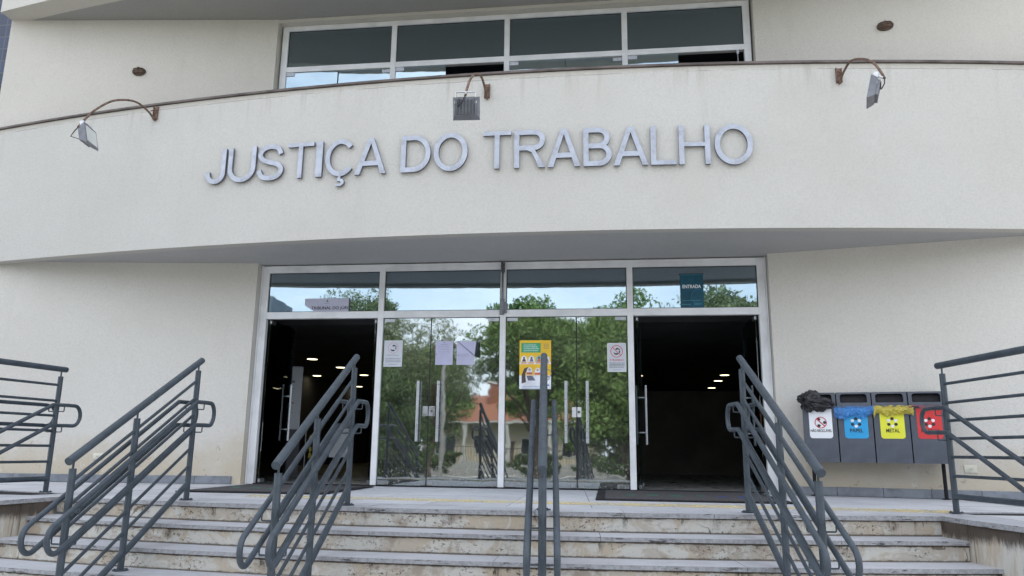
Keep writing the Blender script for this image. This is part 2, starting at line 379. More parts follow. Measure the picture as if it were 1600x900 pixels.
# foliage
def leafmat(name, a, b):
    m = mat(name, a, .6, spec=.3); g = G(m); at = g.n('ShaderNodeAttribute'); at.attribute_name = 'rnd'
    g.col(g.mix(at.outputs['Fac'], a, b)); M[name] = m
leafmat('leaf_bright', (.060, .120, .025), (.19, .28, .08)); leafmat('leaf_dark', (.034, .066, .022), (.10, .145, .05)); leafmat('leaf_pale', (.09, .13, .05), (.22, .26, .13))

# ================================================================ GROUND
R_, T_, GZ = .1484, .3007, -.8904
CX, CY, R0 = .3, 13.56, 17.0
def PP(r, th): return (CX+r*sin(th), CY-r*cos(th))

mb = MB(); mb.poly([(-400, -400, -1.05), (400, -400, -1.05), (400, 400, -1.05), (-400, 400, -1.05)])
tag(mb.build('ground', M['grass_ground']), kind='structure')
mb = MB(); x = -14
while x < 14:                                   # forecourt slabs
    y = -15.0
    while y < 0:
        mb.box(x+.004, y+.004, GZ-.06, x+.996, y+.996, GZ, 0, random.random()); y += 1
    x += 1
mb.box(-14, -15, GZ-.1, 14, 0, GZ-.006, 1)
tag(mb.build('forecourt', [M['pavement'], M['soil']]), kind='structure')
mb = MB(); mb.box(-60, -16.8, -1.049, 60, -15.02, GZ-.02); mb.box(-60, -16.98, -1.04, 60, -16.8, GZ+.0, 1)
tag(mb.build('pavement', [M['pavement'], M['kerb']]), kind='structure')
mb = MB(); mb.poly([(-90, -30.5, -1.02), (90, -30.5, -1.02), (90, -17.0, -1.02), (-90, -17.0, -1.02)])
for i in range(-12, 13): mb.poly([(i*5-1, -23.85, -1.016), (i*5+1.4, -23.85, -1.016), (i*5+1.4, -23.7, -1.016), (i*5-1, -23.7, -1.016)], 1)
tag(mb.build('road', [M['asphalt'], M['road_paint']]), kind='structure')
mb = MB(); mb.box(-60, -30.68, -1.04, 60, -30.5, GZ, 1); mb.box(-60, -33, -1.049, 60, -30.68, GZ-.02)
tag(mb.build('far_pavement', [M['pavement'], M['kerb']]), kind='structure')

# ---------------------------------------------------------------- landing and steps
def xl(y): return -3.60-.16*max(0, -3.1-y)
def xr(y): return 3.83+.25*max(0, -3.1-y)
def slab_sector(mb, r0, r1, t0, t1, z0, z1, rnd, n=4, edge_mi=1):
    """one stone slab between two arcs; r1 is its front edge"""
    b = len(mb.v); q = []
    for i in range(n+1):
        t = t0+(t1-t0)*i/n
        a = PP(r0, t); c = PP(r1, t)
        q += [(a[0], a[1], z1), (c[0], c[1], z1), (a[0], a[1], z0), (c[0], c[1], z0)]
    mb.v += q
    for i in range(n):
        k = b+4*i; l = k+4
        mb.face([k, k+1, l+1, l], 0, False, None, rnd)
        mb.face([k+1, k+3, l+3, l+1], edge_mi, False, None, rnd)
        mb.face([k+2, l+2, l+3, k+3], 1, False, None, rnd); mb.face([k, l, l+2, k+2], 0, False, None, rnd)
    e = b+4*n; mb.face([b, b+2, b+3, b+1], 1); mb.face([e, e+1, e+3, e+2], 1)
st = MB()
GAP = .0022
def th_range(r, z):
    # where an arc of radius r meets the two side walls
    lo = hi = 0
    t = 0
    while t < .4:
        x, y = PP(r, t)
        if x > xr(y)+.05: break
        hi = t; t += .001
    t = 0
    while t > -.4:
        x, y = PP(r, t)
        if x < xl(y)-.05: break
        lo = t; t -= .001
    return lo, hi
joint_off = [0, .2, .9, .5, 1.2, .3]
for k in range(1, 6):
    r = R0+T_*k; lo, hi = th_range(r, 0); step = 1.72/r; t = lo-(joint_off[k]/r)
    while t < hi:
        a = max(lo, t)+GAP/r; b_ = min(hi, t+step)-GAP/r
        if b_ > a: slab_sector(st, r-T_-.03, r, a, b_, -k*R_-.030, -k*R_+random.uniform(-.0015, .0015), random.random(), 8)
        t += step
for k in range(0, 6):                            # risers
    r = R0+T_*k-.022; lo, hi = th_range(r, 0); n = 380; l0, h0 = th_range(R0+T_*k, 0); per = .68/17*1.0 if k == 0 else 1.72/(R0+T_*k); j0 = l0-.02 if k == 0 else l0-joint_off[k]/(R0+T_*k); sr = random.Random(90+k); amp = [sr.choice((0, .3, .6, 1, 1)) for _ in range(40)]; wd = [sr.uniform(.018, .05) for _ in range(40)]; z1 = -k*R_-.029; z0 = -(k+1)*R_-.001
    for i in range(n):
        t0 = lo+(hi-lo)*i/n; t1 = lo+(hi-lo)*(i+1)/n; a = PP(r, t0); c = PP(r, t1)
        def jd(t):                               # how close this bit of riser is to the slab joint above it (damp streaks run down there)
            q = round((t-j0)/per); d = (t-j0-q*per)*r; return amp[q % 40]*math.exp(-(d/wd[q % 40])**2)
        u0, u1 = r*t0+k*7.3, r*t1+k*7.3
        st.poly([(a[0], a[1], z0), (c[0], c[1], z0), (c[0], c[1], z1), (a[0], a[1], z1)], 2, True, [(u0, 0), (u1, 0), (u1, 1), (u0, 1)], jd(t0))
tag(st.build('steps', [M['slab'], M['slab_edge'], M['riser']]), kind='structure')

ld = MB()
rows = [17.0, 16.60, 15.9, 15.2, 14.5, 13.8, 13.1]
for i in range(len(rows)-1):
    r1, r0 = rows[i], rows[i+1]; step = .68/17 if i == 0 else .0425*1.0; t = -.52+(.006*i)
    if i == 0: lo, hi = th_range(17, 0); lo -= .02; hi += .02
    else: lo, hi = -.50, .50
    t = lo
    while t < hi-.001:
        a, b_ = t+GAP/r1, min(hi, t+step)-GAP/r1
        slab_sector(ld, r0+(GAP if i else GAP), r1-(GAP if i else 0), a, b_, -.034, random.uniform(-.0012, .0012), random.random(), 3); t += step
lo, hi = th_range(16.9, 0)
P0 = [PP(16.97, lo+(hi-lo)*i/30) for i in range(31)]
ld.poly([(x, y, -.010) for x, y in P0]+[(8, -2.2, -.010), (8, .05, -.010), (-8, .05, -.010), (-8, -2.2, -.010)], 3)
tag(ld.build('landing', [M['slab'], M['slab_edge'], M['riser'], M['mat_border']]), kind='structure')

for side in (-1, 1):                             # raised side terraces beside the steps
    tb = MB(); ye = -3.75 if side < 0 else -4.05; xo = 8*side
    f = xl if side < 0 else xr
    ys = [-2.9, -3.1, ye]; inner = [(f(y), y) for y in ys]; insl = [(x-side*.024, y) for x, y in inner]
    # body
    for (a, c) in zip(inner[:-1], inner[1:]):
        for (z0, z1) in ((GZ, -.034),):
            d = sqrt((a[0]-c[0])**2+(a[1]-c[1])**2); u = a[1]*-1
            q = [(a[0], a[1], z0), (c[0], c[1], z0), (c[0], c[1], z1), (a[0], a[1], z1)]
            uvq = [(u, 0), (u+d, 0), (u+d, 1), (u, 1)]
            tb.poly(q if side < 0 else q[::-1], 2, False, uvq if side < 0 else uvq[::-1])
    c = inner[-1]; q = [(xo, ye, GZ), (c[0], c[1], GZ), (c[0], c[1], -.034), (xo, ye, -.034)]
    tb.poly(q, 2, False, [(0, 0), (4, 0), (4, 1), (0, 1)])
    tb.poly([(xo, ye, GZ), (xo, -1, GZ), (xo, -1, -.034), (xo, ye, -.034)], 2, False, [(0, 0), (4, 0), (4, 1), (0, 1)])
    # slabs: an edge row along the steps, then field slabs
    def quad(a, b_, c_, d_, rnd):
        z = .0007*side+random.uniform(-.0008, .0008)+.0018
        v0 = len(tb.v); tb.v += [(p[0], p[1], z) for p in (a, b_, c_, d_)]+[(p[0], p[1], -.034) for p in (a, b_, c_, d_)]
        tb.face([v0, v0+1, v0+2, v0+3], 0, False, None, rnd)
        for i in range(4):
            j = (i+1) % 4; tb.face([v0+i, v0+4+i, v0+4+j, v0+j], 1, False, None, rnd)
    yy = -2.86
    while yy > ye+.01:
        y2 = max(ye-.02, yy-.62)
        if ye-.02-y2 > -.1: y2 = ye-.02
        e0, e1 = f(yy)-side*.024, f(y2)-side*.024
        quad((e0, yy-.002), (e0+side*.36, yy-.002), (e1+side*.36, y2+.002), (e1, y2+.002), random.random())
        xs = .365
        while xs < 4.2:
            w = .7; quad((e0+side*(xs+.002), yy-.002), (e0+side*(xs+w), yy-.002), (e1+side*(xs+w), y2+.002), (e1+side*(xs+.002), y2+.002), random.random()); xs += w+.004
        yy = y2
    tag(tb.build('side_terrace', [M['slab'], M['slab_edge'], M['riser']]), kind='structure')

# tactile strip
tp = MB()
def tl(x): return -2.36-.036*(x+2.0)
x = -2.10; W = .25; k = 0
while x < 4.02:
    y0, y1 = tl(x), tl(x+W); zt = .006; rn = random.random()
    tp.poly([(x+.001, y0-.13, zt), (x+W-.001, y1-.13, zt), (x+W-.001, y1+.13, zt), (x+.001, y0+.13, zt)], 0, False, None, rn)
    tp.poly([(x+.001, y0-.13, .0), (x+W-.001, y1-.13, .0), (x+W-.001, y1-.13, zt), (x+.001, y0-.13, zt)], 0, False, None, rn)
    for j in range(5):                           # raised oblique bars
        a = x+.02+j*.047; ym = (y0+y1)/2
        P = [(a+.0, ym-.105), (a+.022, ym-.105), (a+.022-.05+.02, ym+.105), (a-.03, ym+.105)]
        tp.prism([(max(x+.004, min(x+W-.004, px)), py) for px, py in P], zt+.0001, zt+.0045, 0, rn*.6)
    x += W; k += 1
tag(tp.build('tactile_paving', M['tactile']), kind='structure')

# ================================================================ BUILDING
BR, BCX, BYA = 35., .9, -1.48
BYC = BYA+BR
def BC(x, off=0.):                               # y on the balcony cylinder
    RR = BR+off; return BYC-sqrt(RR*RR-(x-BCX)**2)
def wl(x): return -.15-.10*(abs(x)-3.27)
def wr(x): return -.15-.225*(x-3.27)
B = empty('courthouse', (0, 0, 0), label='white rendered building with a curved balcony over its glazed entrance', cat='building')
def part(mb, name, mats, **k): return tag(mb.build(name, mats, B), **k)
XL, XR_ = -7.12, 8.3
mb = MB(); mb.prism([(-3.27, -.15), (-3.27, .12), (-7.7, .12), (-7.7, wl(-7.7))], -.02, 3.2); part(mb, 'wall', M['wall'])
mb = MB(); mb.prism([(3.27, -.15), (XR_, wr(XR_)), (XR_, .12), (3.27, .12)], -.02, 3.2); part(mb, 'wall', M['wall'])
mb = MB(); mb.prism([(-3.27, -.15), (-3.27, .12), (XL+.0, .12), (XL, wl(XL))], 3.2, 6.42); part(mb, 'wall', M['wall_up'])
mb = MB(); mb.prism([(3.27, -.15), (XR_, wr(XR_)), (XR_, .12), (3.27, .12)], 3.2, 6.42); part(mb, 'wall', M['wall_up'])
mb = MB(); mb.box(XL, .12, -.9, XL+.2, 20, 12); mb.box(XR_-.2, .12, -.9, XR_, 20, 12); mb.box(XL, 19.8, -.9, XR_, 20, 12)
part(mb, 'side_wall', M['wall_up'])
mb = MB(); mb.box(-3.27, -.12, 2.86, 3.27, .12, 4.4); part(mb, 'spandrel', M['wall_up'])
mb = MB(); mb.box(-3.27, -.14, 6.375, 3.27, .12, 6.42); part(mb, 'lintel', M['wall_up'])
# skirting of stone tiles
sk = MB()
def skirt(xa, xb, fn, sg):
    x = xa
    while (x-xb)*sg < 0:
        x2 = x+sg*.46
        if (x2-xb)*sg > 0: x2 = xb
        a, b_ = x+sg*.002, x2-sg*.002
        P = [(a, fn(a)-.022), (b_, fn(b_)-.022), (b_, fn(b_)+.01), (a, fn(a)+.01)]
        sk.prism(P if sg > 0 else P[::-1], 0.003, .098+random.uniform(-.002, .002)); x = x2
skirt(-3.38, -7.7, wl, -1); skirt(3.38, XR_, wr, 1)
bevel(part(sk, 'skirting', M['skirting_stone']), .003, 1)
# balcony fascia / soffit / cap / floor
def arc_band(mb, x0, x1, n, off0, off1, z0, z1, mi=0, base_off=0.):
    b = len(mb.v)
    for i in range(n+1):
        x = x0+(x1-x0)*i/n
        for o_ in (off0, off1):
            y = BC(x, o_)+base_off
            mb.v += [(x, y, z0), (x, y, z1)]
    for i in range(n):
        k = b+4*i; l = k+4
        mb.face([k, k+1, l+1, l][::-1], mi); mb.face([k+2, k+3, l+3, l+2], mi)
        mb.face([k+1, k+3, l+3, l+1][::-1], mi); mb.face([k, k+2, l+2, l], mi)
    mb.face([b, b+2, b+3, b+1], mi); e = b+4*n; mb.face([e, e+1, e+3, e+2], mi)
mb = MB(); arc_band(mb, -7.7, 8.2, 90, 0, -.13, 2.805, 4.70); part(mb, 'balcony_fascia', M['fascia'])
mb = MB(); arc_band(mb, -7.7, 8.2, 90, .024, -.16, 4.705, 4.735); bevel(part(mb, 'parapet_cap', M['cap_metal']), .004, 1)
mb = MB()
n = 60
for i in range(n):
    xa = -7.65+(15.75)*i/n; xb = -7.65+15.75*(i+1)/n
    mb.prism([(xa, BC(xa, -.12)), (xb, BC(xb, -.12)), (xb, .0), (xa, .0)], 2.845, 3.0)
part(mb, 'balcony_soffit', M['soffit'])
# upper storey, set forward on its own arc, carried up unseen to block the sun
OFF2 = -.20
mb = MB(); arc_band(mb, -7.12, 8.3, 90, 0, -.3, 6.42, 12, 0, OFF2)
part(mb, 'upper_storey', M['wall_up'])
mb = MB(); n = 60
for i in range(n):
    xa = -7.12+(15.42)*i/n; xb = -7.12+15.42*(i+1)/n
    mb.prism([(xa, BC(xa, -.28)+OFF2), (xb, BC(xb, -.28)+OFF2), (xb, .3), (xa, .3)], 6.423, 6.6)
part(mb, 'upper_soffit', M['soffit_up'])
mb = MB(); mb.box(XL+.01, -1.2, 11.8, XR_-.01, 19.9, 11.95); part(mb, 'roof', M['soffit'])  # unseen roof, added to close the block that keeps sun off the steps
# interior shell
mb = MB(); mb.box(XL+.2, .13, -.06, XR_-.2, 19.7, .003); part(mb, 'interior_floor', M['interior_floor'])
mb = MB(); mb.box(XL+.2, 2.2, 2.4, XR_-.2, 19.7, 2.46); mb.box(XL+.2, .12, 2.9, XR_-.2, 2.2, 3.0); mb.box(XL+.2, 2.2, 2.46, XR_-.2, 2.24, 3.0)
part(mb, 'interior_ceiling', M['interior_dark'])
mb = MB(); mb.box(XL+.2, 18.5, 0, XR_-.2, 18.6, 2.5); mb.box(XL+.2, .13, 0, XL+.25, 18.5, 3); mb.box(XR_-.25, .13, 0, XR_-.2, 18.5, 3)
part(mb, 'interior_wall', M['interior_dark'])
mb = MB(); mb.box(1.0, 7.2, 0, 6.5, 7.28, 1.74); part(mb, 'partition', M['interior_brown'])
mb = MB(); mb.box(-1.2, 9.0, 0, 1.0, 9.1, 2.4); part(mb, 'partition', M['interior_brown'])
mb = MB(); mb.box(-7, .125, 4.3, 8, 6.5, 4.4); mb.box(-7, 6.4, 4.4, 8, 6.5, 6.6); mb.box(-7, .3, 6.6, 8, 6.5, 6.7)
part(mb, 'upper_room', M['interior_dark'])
def dl_pos(px, py, z=2.396):                     # plan positions of the ceiling lights, metres
    return px, py
DL = [(-5.2, 4.98), (-5.23, 6.82), (-5.18, 8.55), (-5.21, 10.47), (-6.54, 8.68), (-6.6, 10.65), (-6.59, 14.24), (4.26, 10.47), (4.32, 12.09), (4.45, 14.46), (2.17, 10.64)]
for i, (x, y) in enumerate(DL):
    mb = MB(); mb.disc((x, y, 2.394), .115 if i < 10 else .05); o = mb.build('downlight', M['lamp_light'])
    o['label'] = 'round recessed ceiling light glowing inside the dark lobby, ' + ('seen through the left doorway' if x < 0 else 'seen through the right doorway')
    o['category'] = 'ceiling light'; o['group'] = 'ceiling lights in the left half of the lobby' if x < 0 else 'ceiling lights in the right half of the lobby'

# ---- ground floor frame
def bar(mb, x0, x1, z0, z1, y0=-.035, y1=.035): mb.box(x0, y0, z0, x1, y1, z1)
ML = [-1.6, 0., 1.6]
fr = MB()
for s in (-1, 1):
    bar(fr, *(sorted((s*3.155, s*3.245))), .003, 2.83)
for x in ML: bar(fr, x-.037, x+.037, .003, 2.79)
xs = [-3.155, -1.637, -1.563, -.037, .037, 1.563, 1.637, 3.155]
for i in range(0, 8, 2):
    bar(fr, xs[i], xs[i+1], 2.115, 2.205); bar(fr, xs[i], xs[i+1], 2.735, 2.79)
bar(fr, -3.155, 3.155, 2.79, 2.83)
bar(fr, -3.265, -3.245, .003, 2.84, -.05, .05); bar(fr, 3.245, 3.265, .003, 2.84, -.05, .05)
bevel(part(fr, 'entrance_frame', M['aluminium_white']), .003, 1)
mb = MB(); mb.box(-3.155, -.05, .0035, 3.155, .06, .016); part(mb, 'threshold', M['mat_border'])
for i in range(0, 8, 2):
    mb = MB(); mb.box(xs[i]+.001, -.004, 2.206, xs[i+1]-.001, .004, 2.734); o = part(mb, 'transom_pane', M['glass_upper'])
    g_ = MB(); a, b_ = xs[i]+.001, xs[i+1]-.001        # dark gasket
    for q in ((a, 2.206, b_, 2.214), (a, 2.726, b_, 2.734), (a, 2.214, a+.008, 2.726), (b_-.008, 2.214, b_, 2.726)):
        g_.box(q[0], -.012, q[1], q[2], -.005, q[3])
    g_.build('gasket', M['rubber_black'], o)
def pull(mb, x, y, z0=.55, z1=1.30, side=-1, r=.019):  # vertical bar with two stand-offs
    mb.cyl((x, y, z0), r, z1-z0, 14)
    for z in (z0+.15, z1-.15): mb.tube([(x, y, z), (x, y-side*.055, z)], .009, 8)
def patch(mb, x0, x1, z0, z1, y=0., mi=0): mb.box(x0, y-.014, z0, x1, y+.014, z1, mi)
def leaf(x0, x1, hinge_left, lock=True, name_label=None):
    mb = MB(); mb.box(x0+.004, -.005, .018, x1-.004, .005, 2.108)
    d = mb.build('glass_door', M['glass_door'], B)
    h = MB(); hx = (x1-.13) if hinge_left else (x0+.13); pull(h, hx, -.062); pull(h, hx, .062, side=1); h.build('handle', M['pull_bar'], d)
    a, b_ = (x0+.01, x0+.15) if hinge_left else (x1-.15, x1-.01); c1, c2 = (x1-.075, x1-.012) if hinge_left else (x0+.012, x0+.075)
    for q in ((a, b_, 2.06, 2.107), (a, b_, .019, .072), (c1, c2, .019, .070)):
        p = MB(); patch(p, *q); bevel(p.build('patch_fitting', M['aluminium'], d), .004, 1)
    e = MB(); ex = x1-.004 if hinge_left else x0+.004; e.box(ex-.003, -.006, .018, ex+.003, .006, 2.108); e.build('edge_seal', M['rubber_black'], d)
    return d
d1 = leaf(-1.56, -.93, True); d2 = leaf(-.93, -.04, False); d3 = leaf(.04, .93, True); d4 = leaf(.93, 1.56, False)
for d, (x0, x1) in ((d1, (-1.005, -.935)), (d2, (-.925, -.845)), (d3, (.870, .925)), (d4, (.935, .985))):
    mb = MB(); mb.box(x0, -.02, .862, x1, .02, .985)
    mb2 = mb; mb2.cyl(((x0+x1)/2, -.0, .92), .0, .0) if False else None
    bevel(mb.build('lock_plate', M['aluminium_white'] if d in (d3, d4) else M['aluminium'], d), .006, 2)
mb = MB(); mb.tube([(.955, -.019, .925), (.955, -.028, .925)], .016, 14); mb.build('lock_cylinder', M['dark_pull'], d4)
mb = MB(); mb.tube([(-.885, -.019, .925), (-.885, -.028, .925)], .014, 14); mb.build('lock_cylinder', M['dark_pull'], d2)
def open_leaf(x, ang):                            # leaf swung inwards about its jamb
    e = MB(); e.box(-.005, .03, .018, .005, .78, 2.108); d = e.build('glass_door', M['glass_open'], B); d.location = (x, 0, 0); d.rotation_euler = (0, 0, ang)
    h = MB()
    for s in (-1, 1):
        h.cyl((s*.062, .66, .55), .016, .76, 12)
    for z in (.70, 1.15): h.tube([(-.062, .66, z), (.062, .66, z)], .009, 8)
    h.build('handle', M['pull_bright'], d)
    for q in ((.03, .019, .17, .07), (.03, 2.06, .17, 2.107), (.7, .019, .765, .07)):
        p = MB(); p.box(-.014, q[0], q[1], .014, q[2], q[3]); bevel(p.build('patch_fitting', M['aluminium'], d), .004, 1)
    e = MB(); e.box(-.0055, .776, .018, .0055, .781, 2.108); e.build('edge_seal', M['dark_pull'], d)
open_leaf(-3.12, radians(-2)); open_leaf(-1.68, radians(3)); open_leaf(1.68, radians(-5)); open_leaf(3.12, radians(2))
# ---- upper window band
fr = MB()
for s in (-1, 1): bar(fr, *(sorted((s*3.155, s*3.245))), 4.4, 6.37)
for x in ML: bar(fr, x-.037, x+.037, 4.4, 6.30)
for i in range(0, 8, 2): bar(fr, xs[i], xs[i+1], 5.655, 5.735)
bar(fr, -3.155, 3.155, 6.30, 6.37)
bevel(part(fr, 'window_frame', M['aluminium_white']), .003, 1)
halfs = {0: [(0, .5), (.5, 1)], 2: [(0, .47)], 4: [(0, .5), (.5, 1)], 6: [(0, .44)]}
for i in range(0, 8, 2):
    mb = MB(); a, b_ = xs[i], xs[i+1]; mb.box(a+.001, -.004, 5.736, b_-.001, .004, 6.299); o = part(mb, 'window_pane', M['glass_upper'])
    g_ = MB()
    for q in ((a, 5.736, b_, 5.744), (a, 6.291, b_, 6.299), (a, 5.744, a+.008, 6.291), (b_-.008, 5.744, b_, 6.291)): g_.box(q[0]+.001, -.012, q[1], q[2]-.001, -.005, q[3])
    g_.build('gasket', M['rubber_black'], o)
    for j, (u, w_) in enumerate(halfs[i]):
        mb = MB(); x0, x1 = a+(b_-a)*u+.004, a+(b_-a)*w_-.004; yo = -.012 if j == 0 else .012
        mb.box(x0, yo-.004, 4.42, x1, yo+.004, 5.65); o = part(mb, 'window_pane', M['glass_upper'])
        c_ = MB(); cx0 = x0 if j == 0 else x1-.12; c_.box(cx0, yo-.014, 5.60, cx0+.12, yo+.014, 5.652); c_.build('clip', M['aluminium'], o)
mb = MB(); mb.tube([(3.07, -.02, 5.3), (3.07, -.02, 5.63)], .006, 6); mb.box(3.055, -.03, 5.60, 3.085, -.01, 5.66); part(mb, 'window_latch', M['aluminium'])

# bolt housing on the central mullion
v = empty('drop_bolt', (.0, -.04, 2.14), label='grey drop bolt with two barrels running up the central mullion', cat='door bolt')
mb = MB(); mb.cyl((-.008, -.025, .0), .030, .20, 18); mb.build('lower_barrel', M['lamp_housing'], v)
mb = MB(); mb.cyl((-.003, -.025, .55), .027, .125, 18); mb.cyl((-.003, -.025, .53), .018, .02, 14); mb.build('upper_barrel', M['dark_pull'], v)
mb = MB(); mb.cyl((-.005, -.025, .2), .013, .33, 12); mb.build('rod', M['dark_pull'], v)
mb = MB(); mb.box(.022, -.03, .02, .05, .003, .16); mb.build('bracket', M['lamp_housing'], v)

# ================================================================ SIGN LETTERS
LET = [('J', -3.502, -3.235, 'J, leftmost of the sign'), ('U', -3.202, -2.831, 'U between the J and the S'), ('S', -2.815, -2.461, 'S, the only S of the sign'),
 ('T', -2.421, -2.084, 'T between the S and the I'), ('I', -2.052, -1.971, 'I, single upright stroke before the cedilla letter'), ('Ç', -1.939, -1.564, 'C with a cedilla hanging under it'),
 ('A', -1.565, -1.182, 'A closing the first word after the cedilla letter'), ('D', -1.006, -.657, 'D, the only D, stained along its edge'), ('O', -.620, -.225, 'O of the short middle word beside the D'),
 ('T', -.049, .272, 'T below the middle floodlight opening the last word'), ('R', .308, .653, 'R, the only R of the sign'), ('A', .682, 1.044, 'A between the R and the B'), ('B', 1.079, 1.388, 'B, the only B of the sign'),
 ('A', 1.409, 1.785, 'A between the B and the L'), ('L', 1.813, 2.089, 'L, the only L of the sign'), ('H', 2.117, 2.453, 'H, the only H of the sign'), ('O', 2.501, 2.910, 'O, rightmost letter with a scuffed top')]
for ch, x0, x1, lab in LET:
    body = 'C' if ch == 'Ç' else ch
    xc = (x0+x1)/2; yc = BC(xc); ang = math.asin((xc-BCX)/BR)
    t_ = (xc+3.4)/6.3; zb = 3.565-.05*t_; hh = .435+.02*t_
    if ch == 'I':
        me = None; pts = [(-(x1-x0)/2, 0), ((x1-x0)/2, 0), ((x1-x0)/2, hh), (-(x1-x0)/2, hh)]
    w = x1-x0; mb = MB()
    def add_glyph(me, fx, fz):
        b = len(mb.v); lo = min(v.co.z for v in me.vertices); hi = max(v.co.z for v in me.vertices)
        for v in me.vertices: mb.v.append((fx(v.co.x), -.012 if v.co.z < (lo+hi)/2 else -.046, fz(v.co.y)))
        for p in me.polygons: mb.face([b+i for i in p.vertices], 0 if abs(p.normal.z) > .5 else 1)
    ov = .012 if body in 'OCSJUG' else 0
    def stroke(poly):                              # straight-stroke pieces as one extruded outline
        b = len(mb.v); n = len(poly)
        mb.v += [(x, -.012, z) for x, z in poly]+[(x, -.046, z) for x, z in poly]
        mb.face([b+n+i for i in range(n)], 0); mb.face([b+i for i in range(n)][::-1], 0)
        for i in range(n): j = (i+1) % n; mb.face([b+i, b+j, b+n+j, b+n+i], 1)
    s = .057; L_, R2 = -w/2, w/2; H_ = hh
    if ch == 'I': stroke([(L_, 0), (R2, 0), (R2, H_), (L_, H_)])
    elif ch == 'T': stroke([(-s/2, 0), (s/2, 0), (s/2, H_-s*.85), (R2, H_-s*.85), (R2, H_), (L_, H_), (L_, H_-s*.85), (-s/2, H_-s*.85)])
    elif ch == 'L': stroke([(L_, 0), (R2, 0), (R2, s*.85), (L_+s, s*.85), (L_+s, H_), (L_, H_)])
    elif ch == 'H': stroke([(L_, 0), (L_+s, 0), (L_+s, H_*.46), (R2-s, H_*.46), (R2-s, 0), (R2, 0), (R2, H_), (R2-s, H_), (R2-s, H_*.46+s*.8), (L_+s, H_*.46+s*.8), (L_+s, H_), (L_, H_)])
    else:
        def strip(path, closed=False, dy=0.):     # constant-width stroke along a centre line, mitred
            n = len(path); Lf, Rt = [], []
            for i in range(n):
                if closed: p0, p1, p2 = path[i-1], path[i], path[(i+1) % n]
                else: p0, p1, p2 = path[max(0, i-1)], path[i], path[min(n-1, i+1)]
                d0 = Vector((p1[0]-p0[0], p1[1]-p0[1])); d1 = Vector((p2[0]-p1[0], p2[1]-p1[1]))
                if d0.length < 1e-9: d0 = d1
                if d1.length < 1e-9: d1 = d0
                d0.normalize(); d1.normalize(); t = (d0+d1).normalized(); k = min(1.6, 1/max(.3, t.dot(d1))); nx, nz = -t.y*s/2*k, t.x*s/2*k
                Lf.append((p1[0]+nx, p1[1]+nz)); Rt.append((p1[0]-nx, p1[1]-nz))
            b = len(mb.v)
            for q in (Lf, Rt):
                for yy in (-.012-dy, -.046-dy): mb.v += [(x, yy, z) for x, z in q]
            o_ = lambda side, back, i: b+side*2*n+back*n+(i % n)
            for i in range(n if closed else n-1):
                j = i+1
                mb.face([o_(0, 1, i), o_(1, 1, i), o_(1, 1, j), o_(0, 1, j)], 0); mb.face([o_(0, 0, i), o_(0, 0, j), o_(1, 0, j), o_(1, 0, i)], 1)
                mb.face([o_(0, 0, i), o_(0, 1, i), o_(0, 1, j), o_(0, 0, j)], 1); mb.face([o_(1, 0, i), o_(1, 0, j), o_(1, 1, j), o_(1, 1, i)], 1)
            if not closed:
                mb.face([o_(0, 0, 0), o_(1, 0, 0), o_(1, 1, 0), o_(0, 1, 0)], 1); mb.face([o_(0, 0, n-1), o_(0, 1, n-1), o_(1, 1, n-1), o_(1, 0, n-1)], 1)
        def arc(cx, cz, rx, rz, a0, a1, n=18): return [(cx+rx*cos(radians(a0+(a1-a0)*i/n)), cz+rz*sin(radians(a0+(a1-a0)*i/n))) for i in range(n+1)]
        e_ = s/2; w2 = w/2; hs = s*1.10
        if ch == 'O': strip(arc(0, H_/2, w2-e_, H_/2-e_+.008, 0, 360, 40)[:-1], True)
        elif ch == 'Ç': strip(arc(.006, H_/2, w2-e_, H_/2-e_+.008, 40, 322, 36))
        elif ch == 'U': strip([(-w2+e_, H_), (-w2+e_, w2*.95)]+arc(0, w2*.95-.0, w2-e_, w2*.95-e_+.006, 180, 360, 20)+[(w2-e_, H_)])
        elif ch == 'J': strip([(w2-e_, H_), (w2-e_, .125)]+arc(.0, .125, w2-e_, .125-e_+.006, 0, -180, 20)+[(-w2+e_, .150)])
        elif ch == 'D': strip([(-w2+e_, e_), (-w2+e_, H_-e_), (-.02, H_-e_)]+arc(-.02, H_/2, w2-e_+.02, H_/2-e_, 88, -88, 22)+[(-.02, e_)], True)
        elif ch == 'S':
            K = [(.90, .50), (.62, .88), (0, 1.0), (-.66, .87), (-.92, .50), (-.62, .17), (0, .0), (.68, -.17), (.98, -.50), (.68, -.88), (0, -1), (-.70, -.87), (-.98, -.46)]
            K = [Vector((x*(w2-e_), H_/2+z*(H_/2-e_+.008))) for x, z in K]; pts = []
            for i in range(len(K)-1):
                q0, q1, q2, q3 = [K[max(0, min(len(K)-1, i+j))] for j in (-1, 0, 1, 2)]
                for j in range(6): t = j/6; v_ = .5*((2*q1)+(-q0+q2)*t+(2*q0-5*q1+4*q2-q3)*t*t+(-q0+3*q1-3*q2+q3)*t**3); pts.append((v_.x, v_.y))
            pts.append(tuple(K[-1])); strip(pts)
        elif ch == 'R':
            h2 = H_*.46+e_; r_ = (H_-e_-h2)/2
            strip([(-w2+e_, 0), (-w2+e_, H_)]); strip([(-w2+s, H_-e_)]+arc(w2-r_-e_, h2+r_, r_, r_, 90, -90, 14)+[(-w2+s, h2)], dy=.0004)
            stroke([(w2-hs*1.15, 0), (w2, 0), (w2*.62, h2*.50), (w2*.30, h2-.01), (-w2*.15, h2-.03), (w2*.12, h2-s*.9), (w2*.36, h2*.42)])
        elif ch == 'B':
            h2 = H_*.52; ra = (H_-e_-h2)/2; rb = (h2-e_)/2
